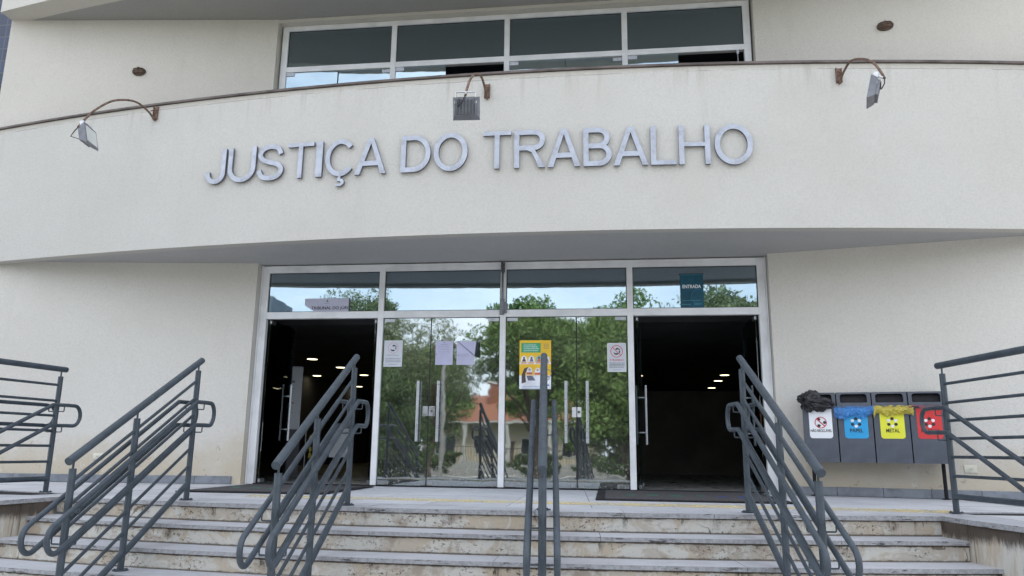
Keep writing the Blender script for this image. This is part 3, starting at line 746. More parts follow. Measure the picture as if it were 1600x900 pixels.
            strip([(-w2+e_, 0), (-w2+e_, H_)]); strip([(-w2+s, H_-e_)]+arc(w2-ra-e_-.02, h2+ra, ra, ra, 90, -90, 14)+[(-w2+s, h2)], dy=.0004)
            strip(arc(w2-rb-e_, e_+rb, rb, rb, 90, -90, 14)+[(-w2+s, e_)], dy=.0008)
        elif ch == 'A':
            stroke([(-w2, 0), (-w2+hs, 0), (0, H_-s*1.15), (w2-hs, 0), (w2, 0), (hs*.5, H_), (-hs*.5, H_)]); strip([(-w2*.66, H_*.30), (w2*.66, H_*.30)], dy=-.0006)
    if ch == 'Ç':
        c0 = .0; th = .024
        pts = [(-.008, -.008), (.022, -.008), (.016, -.035), (.045, -.042), (.062, -.066), (.056, -.098), (.024, -.122), (-.03, -.122), (-.03, -.094), (.012, -.096), (.026, -.084), (.024, -.072), (.008, -.064), (-.022, -.060)]
        stroke([(x*1.1, z*1.05) for x, z in pts])
    # stand-off pins
    o = mb.build('sign_letter', [M['letter'], M['letter_side']])
    o.location = (xc, yc, zb); o.rotation_euler = (0, 0, ang)
    tag(o, 'brushed metal letter on the balcony wall: '+lab, 'sign letter', 'metal letters of the sign on the balcony')

# ================================================================ FLOODLIGHTS
def floodlight(xb, zb, arm, aim, label, roll=0., wt=.27, drop=.74, tilt=14, push=.075):
    """bracket on the balcony wall at xb; arm reaches `arm` metres out; aim = heading of the lens in plan (radians, 0 = back at the wall)"""
    ang = math.asin((xb-BCX)/BR)
    e = empty('floodlight', (xb, BC(xb), zb), ang, label=label, cat='floodlight', group='floodlights on curved arms above the sign')
    mb = MB(); mb.box(-.032, -.012, -.085, .032, -.0, .085); mb.box(-.032, -.03, -.085, -.026, -.012, .085); mb.box(.026, -.03, -.085, .032, -.012, .085)
    mb.tube([(0, -.012, .05), (0, -.10, -.01)], .007, 6); mb.tube([(0, -.005, -.10), (0, -.03, -.07)], .012, 8); mb.build('bracket', M['rust_pipe'], e)
    pts = []
    f_ = arm/1.13; A = [(0, -.02, -.10), (0, -.15*f_, -.03), (0, -.38*f_, -.01), (0, -.68*f_, -.14), (0, -.91*f_, -drop*.52), (0, -1.05*f_, -drop*.80), (0, -arm, -drop)]
    for i in range(len(A)-1):                    # Catmull-Rom through the arm points
        P0, P1, P2, P3 = [Vector(A[max(0, min(len(A)-1, i+k))]) for k in (-1, 0, 1, 2)]
        for j in range(6):
            t = j/6; pts.append(.5*((2*P1)+(-P0+P2)*t+(2*P0-5*P1+4*P2-P3)*t*t+(-P0+3*P1-3*P2+P3)*t**3))
    pts.append(Vector(A[-1])); mb = MB(); mb.tube(pts, .0130, 10); mb.build('arm', M['rust_pipe'], e)
    # lamp head in its own frame: lens faces local +Y, tilted down
    Mh = Matrix.Translation((0, -arm+.03, .015-drop)) @ Matrix.Rotation(aim, 4, 'Z') @ Matrix.Translation((0, push, 0)) @ Matrix.Rotation(radians(tilt), 4, 'X') @ Matrix.Rotation(roll, 4, 'Y')
    w, h = wt/2, .115
    hd = MB(); cz = -.125
    # housing: shallow tapered box
    f = [(-w, .02, cz-h), (w, .02, cz-h), (w, .02, cz+h), (-w, .02, cz+h)]; k = [(-w*.86, -.032, cz-h*.66), (w*.86, -.032, cz-h*.66), (w*.86, -.032, cz+h*.86), (-w*.86, -.032, cz+h*.86)]
    fr_ = [(x, .030, z) for x, _, z in f]
    b = 0; hd.v += [tuple(Mh @ Vector(p)) for p in f+k+fr_]
    hd.face([4, 5, 6, 7]); 
    for i in range(4):
        j = (i+1) % 4; hd.face([i, j, 4+j, 4+i]); hd.face([i, 8+i, 8+j, j])
    hd.face([8, 9, 10, 11][::-1])
    for i in range(15):                          # cooling fins on the back
        x = -w*.74+i*(w*1.48)/14; hd.box(x-.0028, -.060, cz-h*.58, x+.0028, -.031, cz+h*.72, 0, 0, Mh)
    o = hd.build('housing', M['lamp_housing'], e)
    ln = MB(); ln.box(-w*.84, .031, cz-h*.80, w*.84, .034, cz+h*.80, 0, 0, Mh); ln.build('lens', M['lamp_glass'], e)
    yk = MB(); yk.box(-w*.74, -.03, .028, w*.74, .012, .034, 0, 0, Mh)
    for s in (-1, 1): yk.box(s*w*.74-.003, -.03, cz+.03, s*w*.74+.003, .012, .034, 0, 0, Mh); yk.box(s*w*.74-.012, -.035, cz+.04, s*w*.74+.012, -.012, cz+.065, 0, 0, Mh)
    yk.tube([Vector((0, -arm+.01, -drop+.01)), Mh @ Vector((0, -.01, .036))], .012, 8)
    yk.build('yoke', M['aluminium_white'], e)
    cb = MB(); cp = [Vector((0, -arm, -drop)), Vector((-.02, -arm-.03, -drop-.07)), Vector((-.05, -arm-.035, -drop-.12)), Mh @ Vector((-w*.5, -.075, cz+.0)), Mh @ Vector((-w*.45, -.06, cz+h*.7))]
    cb.tube(cp, .006, 7); cb.build('cable', M['rubber_black'], e)
    return e
floodlight(-4.35, 4.60, 1.13, radians(-72), 'grey floodlight on a rusty curved arm, left end of the balcony', drop=.67)
floodlight(-.02, 4.50, 1.15, radians(4), 'grey floodlight on a rusty curved arm showing its finned back, above the middle word', drop=.61, push=.0)
floodlight(3.89, 4.55, 1.05, radians(68), 'grey floodlight on a rusty curved arm seen edge-on, right of the last letter', drop=.57)

# oval bulkhead lamps
for x, z, lab in ((-5.18, 5.61, 'small oval brown caged lamp on the upper wall, left of the windows'), (4.76, 5.62, 'small oval brown caged lamp on the upper wall, right of the windows')):
    y = wl(x) if x < 0 else wr(x); ang = atan2(.10, 1) if x < 0 else -atan2(.225, 1)
    e = empty('bulkhead_lamp', (x, y, z), ang, label=lab, cat='wall lamp', group='oval lamps on the upper wall')
    mb = MB(); n = 24
    rings = [(1, 0), (1, -.02), (.9, -.03)]
    for i, (s, yy) in enumerate(rings):
        for k in range(n): a = 2*pi*k/n; mb.v.append((.095*s*cos(a), yy, .062*s*sin(a)))
    for i in range(2):
        for k in range(n): mb.face([i*n+k, i*n+(k+1) % n, (i+1)*n+(k+1) % n, (i+1)*n+k], 0, True)
    mb.face([2*n+k for k in range(n)]); mb.build('base', M['bulkhead_brown'], e)
    mb = MB(); n = 20
    for i in range(6):
        f_ = i/5*pi/2
        for k in range(n): a = 2*pi*k/n; mb.v.append((.078*cos(f_)*cos(a), -.03-.035*sin(f_), .046*cos(f_)*sin(a)))
    for i in range(5):
        for k in range(n): mb.face([i*n+k, i*n+(k+1) % n, (i+1)*n+(k+1) % n, (i+1)*n+k], 0, True)
    mb.build('cover', M['bulkhead_brown'], e)
    mb = MB()
    for zz in (-.028, 0, .028):
        L_ = .085*sqrt(1-(zz/.06)**2); mb.tube([(-L_, -.03, zz), (-L_*.7, -.06, zz), (0, -.073, zz), (L_*.7, -.06, zz), (L_, -.03, zz)], .005, 6)
    mb.tube([(0, -.03, .06), (0, -.066, .04), (0, -.076, 0), (0, -.066, -.04), (0, -.03, -.06)], .005, 6); mb.build('cage', M['bulkhead_brown'], e)

# sockets
for x, lab in ((-5.10, 'cream wall socket low on the wall behind the left stair railing'), (5.15, 'cream wall socket low on the wall right of the recycling bins')):
    y = wl(x) if x < 0 else wr(x); e = empty('wall_socket', (x, y, .32), atan2(.10, 1) if x < 0 else -atan2(.225, 1), label=lab, cat='wall socket', group='wall sockets')
    mb = MB(); mb.box(-.06, -.012, -.04, .06, 0, .04); bevel(mb.build('plate', M['socket_cream'], e), .004, 2)
    mb = MB(); mb.box(-.028, -.016, -.016, .028, -.0125, .016)
    mb.build('insert', M['socket_cream'], e)
    mb = MB()
    for q in (-.012, 0, .012): mb.disc((q, -.0165, .0 if q else -.004), .0035, 'y', 10)
    mb.build('pin_holes', M['rubber_black'], e)

# ================================================================ RAILINGS
H, SL = 1.12, .493
RT, RP, RB, RBB, RH = .0275, .0235, .0125, .0235, .0178
def zoff(s, m): return -m*max(0, s)
def loop_path(m, s_end, lat, zu=.838, zl=.640, ext=.13, sflat=0., nseg=10):
    up = []; rad = (zu-zl)/2
    def top(s, z): return (lat, -s, z-m*max(0, s-sflat))
    pts = []
    # semicircle at the back end (s negative), then upper tube, then front bend, then lower tube back
    zc = (zu+zl)/2
    for i in range(nseg+1):
        a = -pi/2-pi*i/nseg; pts.append((lat, (ext-rad*.0)+rad*(-cos(a))*1.0 if False else ext-rad*cos(a+0)*1.0*(-1)*(-1), zc+rad*sin(a)))
    pts = []
    for i in range(nseg+1):
        a = -pi/2+pi*i/nseg; pts.append((lat, ext+rad*cos(a)*.85, zc+rad*sin(a)))
    pts.append((lat, .03, zu)); pts.append((lat, -.01-sflat, zu-.004)); pts.append((lat, -.05-sflat, zu-m*.05))
    # front end: tangent arcs in the sloped frame
    th = math.atan(m); du = Vector((0, -cos(th), -sin(th))); nu = Vector((0, -sin(th), cos(th)))
    pu = Vector((lat, -s_end, zu-m*(s_end-sflat))); pl = Vector((lat, -s_end, zl-m*(s_end-sflat)))
    rr = (zu-zl)*cos(th)/2; cen = pu-nu*rr
    for i in range(nseg+5):
        a = pi/2-pi*i/(nseg+4); q = cen+du*(rr*cos(a)*1.0)+nu*(rr*sin(a)); pts.append(tuple(q))
    pts.append((lat, -.05-sflat, zl-m*.05)); pts.append((lat, -.01-sflat, zl-.004)); pts.append((lat, .03, zl)); pts.append((lat, ext, zl))
    return pts
def tube_obj(name, pts, r, parent, n=14):
    mb = MB(); mb.tube(pts, r, n); return mb.build(name, M['rail_paint'], parent)
def post_obj(parent, s, zb, zt, m, lat=0):
    mb = MB(); mb.cyl((lat, -s, zb+.004), RP, zt-zb-.004, 18); mb.cyl((lat, -s, zt-.002), .0075, .06, 8)
    o = mb.build('post', M['rail_paint'], parent)
    p = MB(); p.cyl((lat, -s, zb+.0035), .055, .008, 24)
    for k in range(4): a = pi/4+k*pi/2; p.cyl((lat+.041*cos(a), -s+.041*sin(a), zb+.011), .007, .007, 6)
    p.build('base_plate', M['rail_paint'], o); return o
def bracket(parent, s, ztube, lat):
    mb = MB(); sg = 1 if lat > 0 else -1
    mb.tube([(sg*.015, -s, ztube-.062), (lat-sg*.006, -s, ztube-.062), (lat, -s, ztube-.055), (lat, -s, ztube-.01)], .0055, 8); mb.build('bracket', M['rail_paint'], parent)
def stair_railing(x, y, phi, label):
    e = empty('stair_railing', (x, y, 0), phi, label=label, cat='railing', group='sloping railings on the entrance steps')
    S = [0., .935, 1.66]; ZB = [0, -3*R_, -5*R_]
    for s, zb in zip(S, ZB): post_obj(e, s, zb, H-SL*s, SL)
    tube_obj('top_rail', [(0, .05, H+.072+SL*.05), (0, -S[2]-.055, H+.072-SL*(S[2]+.055))], RT, e, 20)
    for off in (.085, .240, .385, .53, .675, .825):
        for a, b_ in ((0, 1), (1, 2)):
            s0, s1 = S[a]+RP*.7, S[b_]-RP*.7; tube_obj('bar', [(0, -s0, H-off-SL*s0), (0, -s1, H-off-SL*s1)], RB, e, 10)
    for a, b_ in ((0, 1), (1, 2)): tube_obj('bottom_rail', [(0, -S[a]-RP*.5, H-.985-SL*S[a]), (0, -S[b_]+RP*.5, H-.985-SL*S[b_])], RBB, e, 14)
    for lat in (-.082, .082):
        tube_obj('handrail', loop_path(SL, 1.91, lat, sflat=.13), RH, e)
        for s in (0., 1.66):
            for zt in (.838, .640): bracket(e, s, zt-SL*max(0, s-.13), lat)
    return e
PHI = radians(4.1)
stair_railing(-2.325, -3.06, PHI, 'blue-grey sloping railing farthest left on the steps')
stair_railing(-.805, -3.28, PHI, 'blue-grey sloping railing in front of the left open doorway')
stair_railing(.80, -3.33, radians(4.5), 'blue-grey railing in the middle of the steps, seen end-on')
stair_railing(2.39, -3.13, PHI, 'blue-grey sloping railing in front of the right open doorway')
def guard(x, y, phi, label, side, L_):
    e = empty('landing_guard', (x, y, 0), phi, label=label, cat='railing', group='guard rails at the two ends of the landing')
    for s in (0, L_): post_obj(e, s, 0.003, H, 0)
    tube_obj('top_rail', [(0, .06, H+.072), (0, -L_-.06, H+.072)], RT, e, 20)
    for off in (.085, .240, .385, .53, .675, .825): tube_obj('bar', [(0, -.01, H-off), (0, -L_+.01, H-off)], RB, e, 10)
    tube_obj('bottom_rail', [(0, -.01, H-.985), (0, -L_+.01, H-.985)], RBB, e, 14)
    lat = side*.09
    tube_obj('handrail', loop_path(SL, 2.0, lat, sflat=.13), RH, e)
    for s in (0.,):
        for zt in (.838, .640): bracket(e, s, zt, lat)
    mb = MB(); mb.cyl((lat, -1.8, GZ), .02, .64-SL*1.8-GZ, 14); mb.build('lower_post', M['rail_paint'], e)
    if side > 0:
        P = loop_path(0., L_-.12, -.09, zu=.838, zl=.640, ext=.0); tube_obj('handrail', P, RH, e)
        for zt in (.838, .640): bracket(e, 0, zt, -.09)
    return e
guard(-4.09, -2.50, radians(-6), 'blue-grey guard rail at the left end of the landing with a descending handrail', 1, 1.15)
guard(4.07, -2.76, radians(8.5), 'blue-grey guard rail at the right end of the landing beside the red bin', -1, 1.2)

# ================================================================ RECYCLING BINS
ANG = -atan2(.225, 1)
bx0, bx1 = 3.455, 4.845; wbin = (bx1-bx0)/4/cos(ANG)
def binw(u): return Vector((bx0+u*cos(ANG), -.15-.225*(bx0-3.27)-.40+.02+u*sin(ANG), 0))
e = empty('bin_stand', tuple(binw(0)), ANG, label='dark thin-legged stand carrying the row of recycling bins', cat='bin stand')
for u in (.085, wbin*4-.05):
    mb = MB(); mb.cyl((u, .22, .012), .019, .80, 14); o = mb.build('leg', M['mat_border'], e); p = MB(); p.cyl((u, .22, .004), .045, .008, 18); p.build('foot_plate', M['mat_border'], o)
mb = MB(); mb.box(.02, .30, .80, wbin*4-.02, .325, .84); mb.box(.02, .30, .5, wbin*4-.02, .325, .54); mb.build('crossbar', M['mat_border'], e)
def bin_body(idx, lab, print_mat, txt, ink, icon_ring=False):
    o0 = binw(idx*wbin); e = empty('recycling_bin', (o0.x, o0.y, .372), ANG, label=lab, cat='recycling bin', group='recycling bins in a row by the right wall')
    w, d, h = wbin-.012, .29, .755
    # side profile (y,z): front leans out slightly upwards, hopper slopes back
    prof = [(.0, 0), (d, 0), (d, h), (.052, h), (.026, .605), (.0, .590)]
    x0, x1 = .006, w+.006; b = MB(); n = len(prof)
    b.v += [(x0, y, z) for y, z in prof]+[(x1, y, z) for y, z in prof]
    b.face([i for i in range(n)][::-1]); b.face([n+i for i in range(n)])
    for i in range(n):
        j = (i+1) % n
        if i != 3: b.face([i, j, n+j, n+i])
    # sloped hopper face (edge 3-4) with a rounded opening
    A, Bp = Vector((0, prof[4][0], prof[4][1])), Vector((0, prof[3][0], prof[3][1])); sl = (Bp-A); hl = sl.length; sl.normalize(); nrm = Vector((0, -sl.z, sl.y))
    def hp(u, v, dep=0.): q = A+sl*v-nrm*dep; return (x0+u, q.y, q.z)
    ox0, ox1, oz0, oz1 = .036, w-.036, .036, hl-.020; rc = .028
    inner = []
    for cx_, cz_, a0 in ((ox1-rc, oz1-rc, 0), (ox0+rc, oz1-rc, 90), (ox0+rc*.5, oz0+rc*.5, 180), (ox1-rc*.5, oz0+rc*.5, 270)):
        r_ = rc if a0 < 180 else rc*.5
        for k in range(6): a = radians(a0+k*18); inner.append((cx_+r_*cos(a), cz_+r_*sin(a)))
    outer = [(w, hl)]*1
    m_ = len(inner); ib = len(b.v); b.v += [hp(u, v) for u, v in inner]; db = len(b.v); b.v += [hp(u, v, .05) for u, v in inner]
    cb_ = len(b.v); b.v += [hp(w, hl), hp(0, hl), hp(0, 0), hp(w, 0)]
    for c_ in range(4):
        for k in range(5): b.face([cb_+c_, ib+c_*6+k+1, ib+c_*6+k][::-1])
        b.face([cb_+c_, cb_+(c_+1) % 4, ib+((c_+1) % 4)*6, ib+c_*6+5][::-1])
    for k in range(m_): b.face([ib+k, ib+(k+1) % m_, db+(k+1) % m_, db+k], 1)
    b.face([db+k for k in range(m_)], 1)
    bod = b.build('body', [M['bin_grey'], M['bin_dark']], e)
    # rim line under the hopper
    r = MB(); r.box(x0+.0, -.006, .582, x1, -.0005, .592); bevel(r.build('rim', M['bin_grey'], e), .002, 1)
    # label: rounded rectangle sticker standing 1 mm off the front
    s = MB(); cx = .006+w/2+.005; sw, z0, z1 = .118, .255, .57; rc = .03; P = []
    for q, (ax, az, a0) in enumerate(((sw-rc, z0+rc, 270), (sw, z1, 0), (-sw, z1, 90), (-sw+rc, z0+rc, 180))):
        if q in (1, 2): P.append((cx+ax, -.0015, az)); continue
        for k in range(7):
            a = radians(a0+k*15); P.append((cx+ax+rc*cos(a), -.0015, az+rc*sin(a)))
    s.poly(P); lo = s.build('sticker', print_mat, e)
    t = MB(); add_text(t, txt, cx, -.0032, .340, .215 if len(txt) > 9 else .132+.012*(len(txt)-5), .040 if len(txt) < 9 else .036, 0, offset=.02); t.build('lettering', ink, lo)
    ic = MB(); cz = .425
    for k in range(6):
        a = radians(90+60*k+(0 if idx else 30)); px, pz = cx+.040*cos(a), cz+.040*sin(a)
        if icon_ring and k % 2: continue
        q = [(px+.0175*cos(radians(60*j+20))*(1 if j % 2 else 1.12), -.0034, pz+.0175*sin(radians(60*j+20))) for j in range(6)]
        ic.poly(q, k % 2)
    ic.build('recycling_symbol', [M['black_print'], M['white_print']], lo)
    if icon_ring:
        rg = MB(); n = 32
        for k in range(n):
            a, c_ = 2*pi*k/n, 2*pi*(k+1)/n
            rg.poly([(cx+r_*cos(t_), -.0045, cz+r_*sin(t_)) for r_, t_ in ((.062, a), (.062, c_), (.054, c_), (.054, a))])
        rg.poly([(cx+a*.055+c_*.004, -.0047, cz-a*.055+c_*.004) for a, c_ in ((-.7, -1), (.7, -1), (.7, 1), (-.7, 1))])
        rg.build('prohibition_ring', M['red_ink'], lo)
    return e
bin_body(0, 'grey bin with a white sticker for non-recyclable waste and a black bag', M['white_print'], 'NÃO RECICLÁVEL', M['black_print'], True)
bin_body(1, 'grey bin with a blue paper sticker', M['blue_print'], 'PAPEL', M['black_print'])
bin_body(2, 'grey bin with a yellow metal sticker', M['yellow_print'], 'METAL', M['black_print'])
bin_body(3, 'grey bin with a red plastic sticker, behind the handrail end', M['red_print'], 'PLÁSTICO', M['black_print'])
def skirt_bag(idx, matn, lab, x0, x1, zt, zb, seed, slope=0.):
    """crumpled rim of a bin liner folded over the front of the bin"""
    o0 = binw(idx*wbin); e = MB(); nu, nv = 56, 14
    for j in range(nv+1):
        v = j/nv
        for i in range(nu+1):
            u = i/nu; x = x0+(x1-x0)*u
            nz_ = mnoise.noise(Vector((x*24+seed, v*4.5, seed))); n2 = mnoise.noise(Vector((x*60+seed, v*11, 3.1)))
            edge = mnoise.noise(Vector((x*13, seed*2., 0)))*.070+mnoise.noise(Vector((x*40, seed*3., 1)))*.016
            bot = zb+edge+slope*u; z = zt+(bot-zt)*v
            y = -.008-.026*sin(pi*min(1, v*1.05))-.040*abs(nz_)*(.3+v)-.010*n2
            if v < .1: y = .012
            e.v.append((x+nz_*.010, y, z+n2*.006+nz_*.010*(1-v)))
    for j in range(nv):
        for i in range(nu): a = j*(nu+1)+i; e.face([a, a+1, a+nu+2, a+nu+1], 0, True)
    o = e.build('bin_liner', M[matn]); o.location = (o0.x, o0.y, .372); o.rotation_euler = (0, 0, ANG)
    tag(o, lab, 'plastic bag', 'plastic liners folded over the bins')
skirt_bag(1, 'bag_blue', 'thin blue plastic liner folded over the rim of the paper bin', -.03, wbin+.01, .602, .500, 3.3)
skirt_bag(2, 'bag_yellow', 'thin yellow plastic liner folded over the rim of the metal bin', .005, wbin+.04, .604, .495, 8.1)
skirt_bag(3, 'bag_red', 'thin red plastic liner folded over the rim of the plastic bin', .0, wbin*.9, .600, .565, 5.7)
o0 = binw(0); mb = MB(); nu, nv = 90, 60       # puffed black bag
for j in range(nv+1):
    ph = pi*j/nv
    for i in range(nu):
        a = 2*pi*i/nu; d = Vector((sin(ph)*cos(a), sin(ph)*sin(a), cos(ph)))
        r_ = 1+.32*mnoise.noise(d*1.9+Vector((4, 1, 2)))-.30*abs(mnoise.noise(d*3.1))-.16*abs(mnoise.noise(d*6.5+Vector((3, 0, 0))))-.03*abs(mnoise.noise(d*15))
        x, y, z = d.x*.135*r_, d.y*.12*r_, d.z*.140*r_
        if d.x > 0: x *= 1.75; z = z*(1-.48*d.x)-.03*d.x
        if z > .055: x -= (z-.055)*.1
        mb.v.append((x+.10, y+.01, z+.655))
for j in range(nv):
    for i in range(nu): mb.face([j*nu+i, (j+1)*nu+i, (j+1)*nu+(i+1) % nu, j*nu+(i+1) % nu], 0, True)
o = mb.build('rubbish_bag', M['bag_black']); o.location = (o0.x, o0.y, .372); o.rotation_euler = (0, 0, ANG)
tag(o, 'crumpled black plastic bag bulging out of the leftmost bin', 'plastic bag', 'plastic liners folded over the bins')

# ================================================================ NOTICES
def sheet(name, x0, x1, z0, z1, m, label, cat, y=-.0085, group=None, poly=None):
    cx, cz = (x0+x1)/2, (z0+z1)/2; e = empty(name, (cx, y, cz), label=label, cat=cat)
    if group: e['group'] = group
    mb = MB(); w, h = (x1-x0)/2, (z1-z0)/2
    if poly: P = [(a*w, b_*h) for a, b_ in poly]
    else: P = [(-w, -h), (w, -h), (w, h), (-w, h)]
    n = len(P); mb.v += [(a, 0, b_) for a, b_ in P]+[(a, .001, b_) for a, b_ in P]
    mb.face(list(range(n))); mb.face([n+i for i in range(n)][::-1])
    for i in range(n): j = (i+1) % n; mb.face([i, n+i, n+j, j])
    mb.build('sheet', m, e); return e, w, h
def rect(mb, x0, z0, x1, z1, mi=0, y=-.0012): mb.poly([(x0, y, z0), (x1, y, z0), (x1, y, z1), (x0, y, z1)], mi)
def text_lines(mb, x0, x1, z, n, dz, h, mi=0, seed=0, y=-.0012):
    rr = random.Random(seed)
    for i in range(n):
        zz = z-i*dz; x = x0+rr.uniform(0, .01)
        e_ = x1-rr.uniform(0, (x1-x0)*.25)
        while x < e_:
            w = rr.uniform(.008, .022); rect(mb, x, zz-h/2, min(x+w, e_), zz+h/2, mi, y); x += w+.005
def masked_head(mb, cx, cz, s, mi=0):
    for pts in ([(-.3, .55), (.1, .85), (.75, .5), (.85, .25), (.3, .45), (-.1, .35)], [(-.75, -.15), (-.45, -.75), (.1, -.8), (.5, -.55), (.1, -.4), (-.3, -.45)], [(.45, .15), (.75, .2), (.8, -.25), (.5, -.45), (.55, -.1)]):
        mb.poly([(cx+a*s, -.0013, cz+b_*s) for a, b_ in pts], mi)
def ring(mb, cx, cz, r0, r1, mi, y=-.0016, n=28):
    for k in range(n):
        a, c_ = 2*pi*k/n, 2*pi*(k+1)/n; mb.poly([(cx+r_*cos(t_), y, cz+r_*sin(t_)) for r_, t_ in ((r1, a), (r1, c_), (r0, c_), (r0, a))], mi)
e, w, h = sheet('door_notice', -1.540, -1.297, 1.484, 1.823, M['grey_notice'], 'pale grey notice with a covered head inside a circle, on the left closed door', 'notice', group='notices taped to the doors')
mb = MB(); masked_head(mb, 0, h*.42, .052); ring(mb, 0, h*.42, .066, .069, 1); text_lines(mb, -.09, .10, -.02, 1, .02, .006, 2, 3); text_lines(mb, -.10, .11, -.065, 3, .020, .006, 2, 4); text_lines(mb, -.06, .08, -.14, 1, .02, .004, 2, 5)
mb.build('print', [M['black_print'], M['red_ink'], M['grey_ink']], e)
e, w, h = sheet('door_notice', 1.310, 1.540, 1.417, 1.775, M['grey_notice'], 'notice with a red prohibition circle over a covered head, on the right closed door', 'notice', group='notices taped to the doors')
mb = MB(); masked_head(mb, 0, h*.42, .054); ring(mb, 0, h*.42, .068, .076, 1); q = .05; mb.poly([(-q-.003, -.0018, h*.42+q-.003), (q-.003, -.0018, h*.42-q-.003), (q+.003, -.0018, h*.42-q+.003), (-q+.003, -.0018, h*.42+q+.003)], 1)
add_text(mb, 'É PROIBIDO', 0, -.0013, -.030, .17, .026, 1, offset=.01); text_lines(mb, -.095, .10, -.070, 4, .017, .0065, 0, 7); text_lines(mb, -.05, .08, -.155, 1, .02, .004, 2, 5)
for (a, b_, c_, d_) in ((-w, h-.006, w, h), (-w, -h, w, -h+.006), (-w, -h, -w+.006, h), (w-.006, -h, w, h)): rect(mb, a, b_, c_, d_, 3, -.0011)
mb.build('print', [M['black_print'], M['red_ink'], M['grey_ink'], M['white_print']], e)
e, w, h = sheet('paper_sheet', -.864, -.638, 1.507, 1.811, M['lilac_paper'], 'lilac-looking typed sheet lying flat on the door glass, left of the folded one', 'paper sheet', group='typed sheets taped to the door')
mb = MB(); mb.poly([(-.01, -.0012, h-.025), (.012, -.0012, h-.025), (.001, -.0012, h-.010)]); text_lines(mb, -.05, .06, h-.045, 1, .02, .004, 0, 11); text_lines(mb, -.085, .10, h-.068, 5, .021, .003, 0, 12); mb.disc((-w+.015, -.0012, -.02), .007, 'y', 10); mb.build('print', [M['grey_ink']], e)
e, w, h = sheet('paper_sheet', -.589, -.365, 1.507, 1.811, M['lilac_paper'], 'lilac-looking typed sheet with its upper corner folded over', 'paper sheet', group='typed sheets taped to the door', poly=[(-1, -1), (1, -1), (1, -.20), (-.9, 1), (-1, 1)])
mb = MB(); text_lines(mb, -.085, .07, -.02, 2, .021, .003, 0, 14); mb.disc((-w+.02, -.0012, -.03), .007, 'y', 10); mb.build('print', [M['grey_ink']], e)
mb = MB(); mb.poly([(-.9*w, -.002, h), (1.28*w, -.030, h*.93), (1.10*w, -.022, -.18*h), (w, -.002, -.20*h)]); mb.poly([(-.9*w, -.003, h), (w, -.004, -.20*h), (w*.93, -.004, -.23*h), (-.93*w, -.003, .96*h)], 1)
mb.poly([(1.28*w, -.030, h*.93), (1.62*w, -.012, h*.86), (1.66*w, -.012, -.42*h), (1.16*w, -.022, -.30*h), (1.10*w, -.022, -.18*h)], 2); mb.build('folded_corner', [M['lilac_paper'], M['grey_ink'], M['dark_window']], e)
e, w, h = sheet('poster', .215, .612, 1.204, 1.815, M['poster_yellow'], 'yellow and green campaign poster with small pictures, behind the middle railing', 'poster')
mb = MB(); rect(mb, -w+.022, h-.155, w-.13, h-.035, 1); text_lines(mb, -w+.05, w-.15, h-.06, 4, .024, .008, 3, 21, -.0022); text_lines(mb, w-.10, w-.02, h-.05, 4, .018, .006, 7, 22, -.0013)
mb.poly([(-w, -.0011, h-.28), (w, -.0011, h-.28), (w, -.0011, h-.30), (-w, -.0011, h-.30)], 3); rect(mb, -w, -h, w, -h+.17, 3, -.0011)
for i in range(4):
    cx = -w+.058+i*.094; mb.poly([(cx-.042, -.0013, h-.275), (cx+.042, -.0013, h-.275), (cx+.034, -.0013, h-.215), (cx, -.0013, h-.19), (cx-.034, -.0013, h-.215)], (3, 3, 5, 3)[i]); mb.disc((cx, -.0016, h-.222), .013, 'y', 12, 6); mb.poly([(cx-.026, -.0015, h-.27), (cx+.026, -.0015, h-.27), (cx+.014, -.0015, h-.235), (cx-.014, -.0015, h-.235)], (6, 7, 4, 6)[i]); rect(mb, cx-.038, h-.292, cx+.03, h-.281, 4, -.0017)
for i, (cx, cz) in enumerate(((-.07, -.085), (.03, -.09))): mb.poly([(cx-.042, -.0013, cz-.04), (cx+.042, -.0013, cz-.04), (cx+.03, -.0013, cz+.03), (cx, -.0013, cz+.055), (cx-.03, -.0013, cz+.03)], 3+i*0); mb.disc((cx, -.0016, cz+.022), .014, 'y', 12, 8); rect(mb, cx-.036, cz-.038, cx+.036, cz-.012, 4, -.0016)
mb.poly([(-w+.03, -.0018, -h+.07), (-w+.085, -.0018, -h+.085), (-w+.075, -.0018, -h+.19), (-w+.11, -.0018, -.03), (-w+.06, -.0018, -.05), (-w+.03, -.0018, -.13)], 6)
mb.poly([(-w+.09, -.0019, -h+.165), (-w+.165, -.0019, -h+.165), (-w+.205, -.0019, -h+.105), (-w+.11, -.0019, -h+.105)], 7); ring(mb, w-.045, -.11, .045, .052, 7); ring(mb, w-.045, -.17, .02, .026, 6)
text_lines(mb, -w+.03, w-.12, -h+.03, 2, .02, .006, 9, 30, -.0014); rect(mb, w-.06, -h+.04, w-.02, -h+.058, 9, -.0014)
mb.build('print', [M['poster_yellow'], M['poster_green'], M['poster_white'], M['poster_white'], M['poster_red'], M['poster_teal'], M['poster_brown'], M['grey_ink'], M['poster_skin'], M['poster_blue']], e)
e, w, h = sheet('hanging_banner', 2.223, 2.504, 2.212, 2.634, M['teal_banner'], 'small dark teal entrance banner hanging in the pane over the right doorway', 'banner', y=-.016)
mb = MB(); add_text(mb, 'ENTRADA', .0, -.0014, .055, w*1.6, .044, 0, offset=.02); rect(mb, -w, h-.010, w, h-.004, 1); rect(mb, -w+.015, -h+.085, w-.04, -h+.092, 1); rect(mb, -w+.01, -h+.035, -.02, -h+.045, 1); rect(mb, .02, -h+.037, w-.02, -h+.047, 1)
ring(mb, w*.55, -h*.35, .085, .088, 1); mb.build('print', [M['banner_text'], M['teal_light']], e)
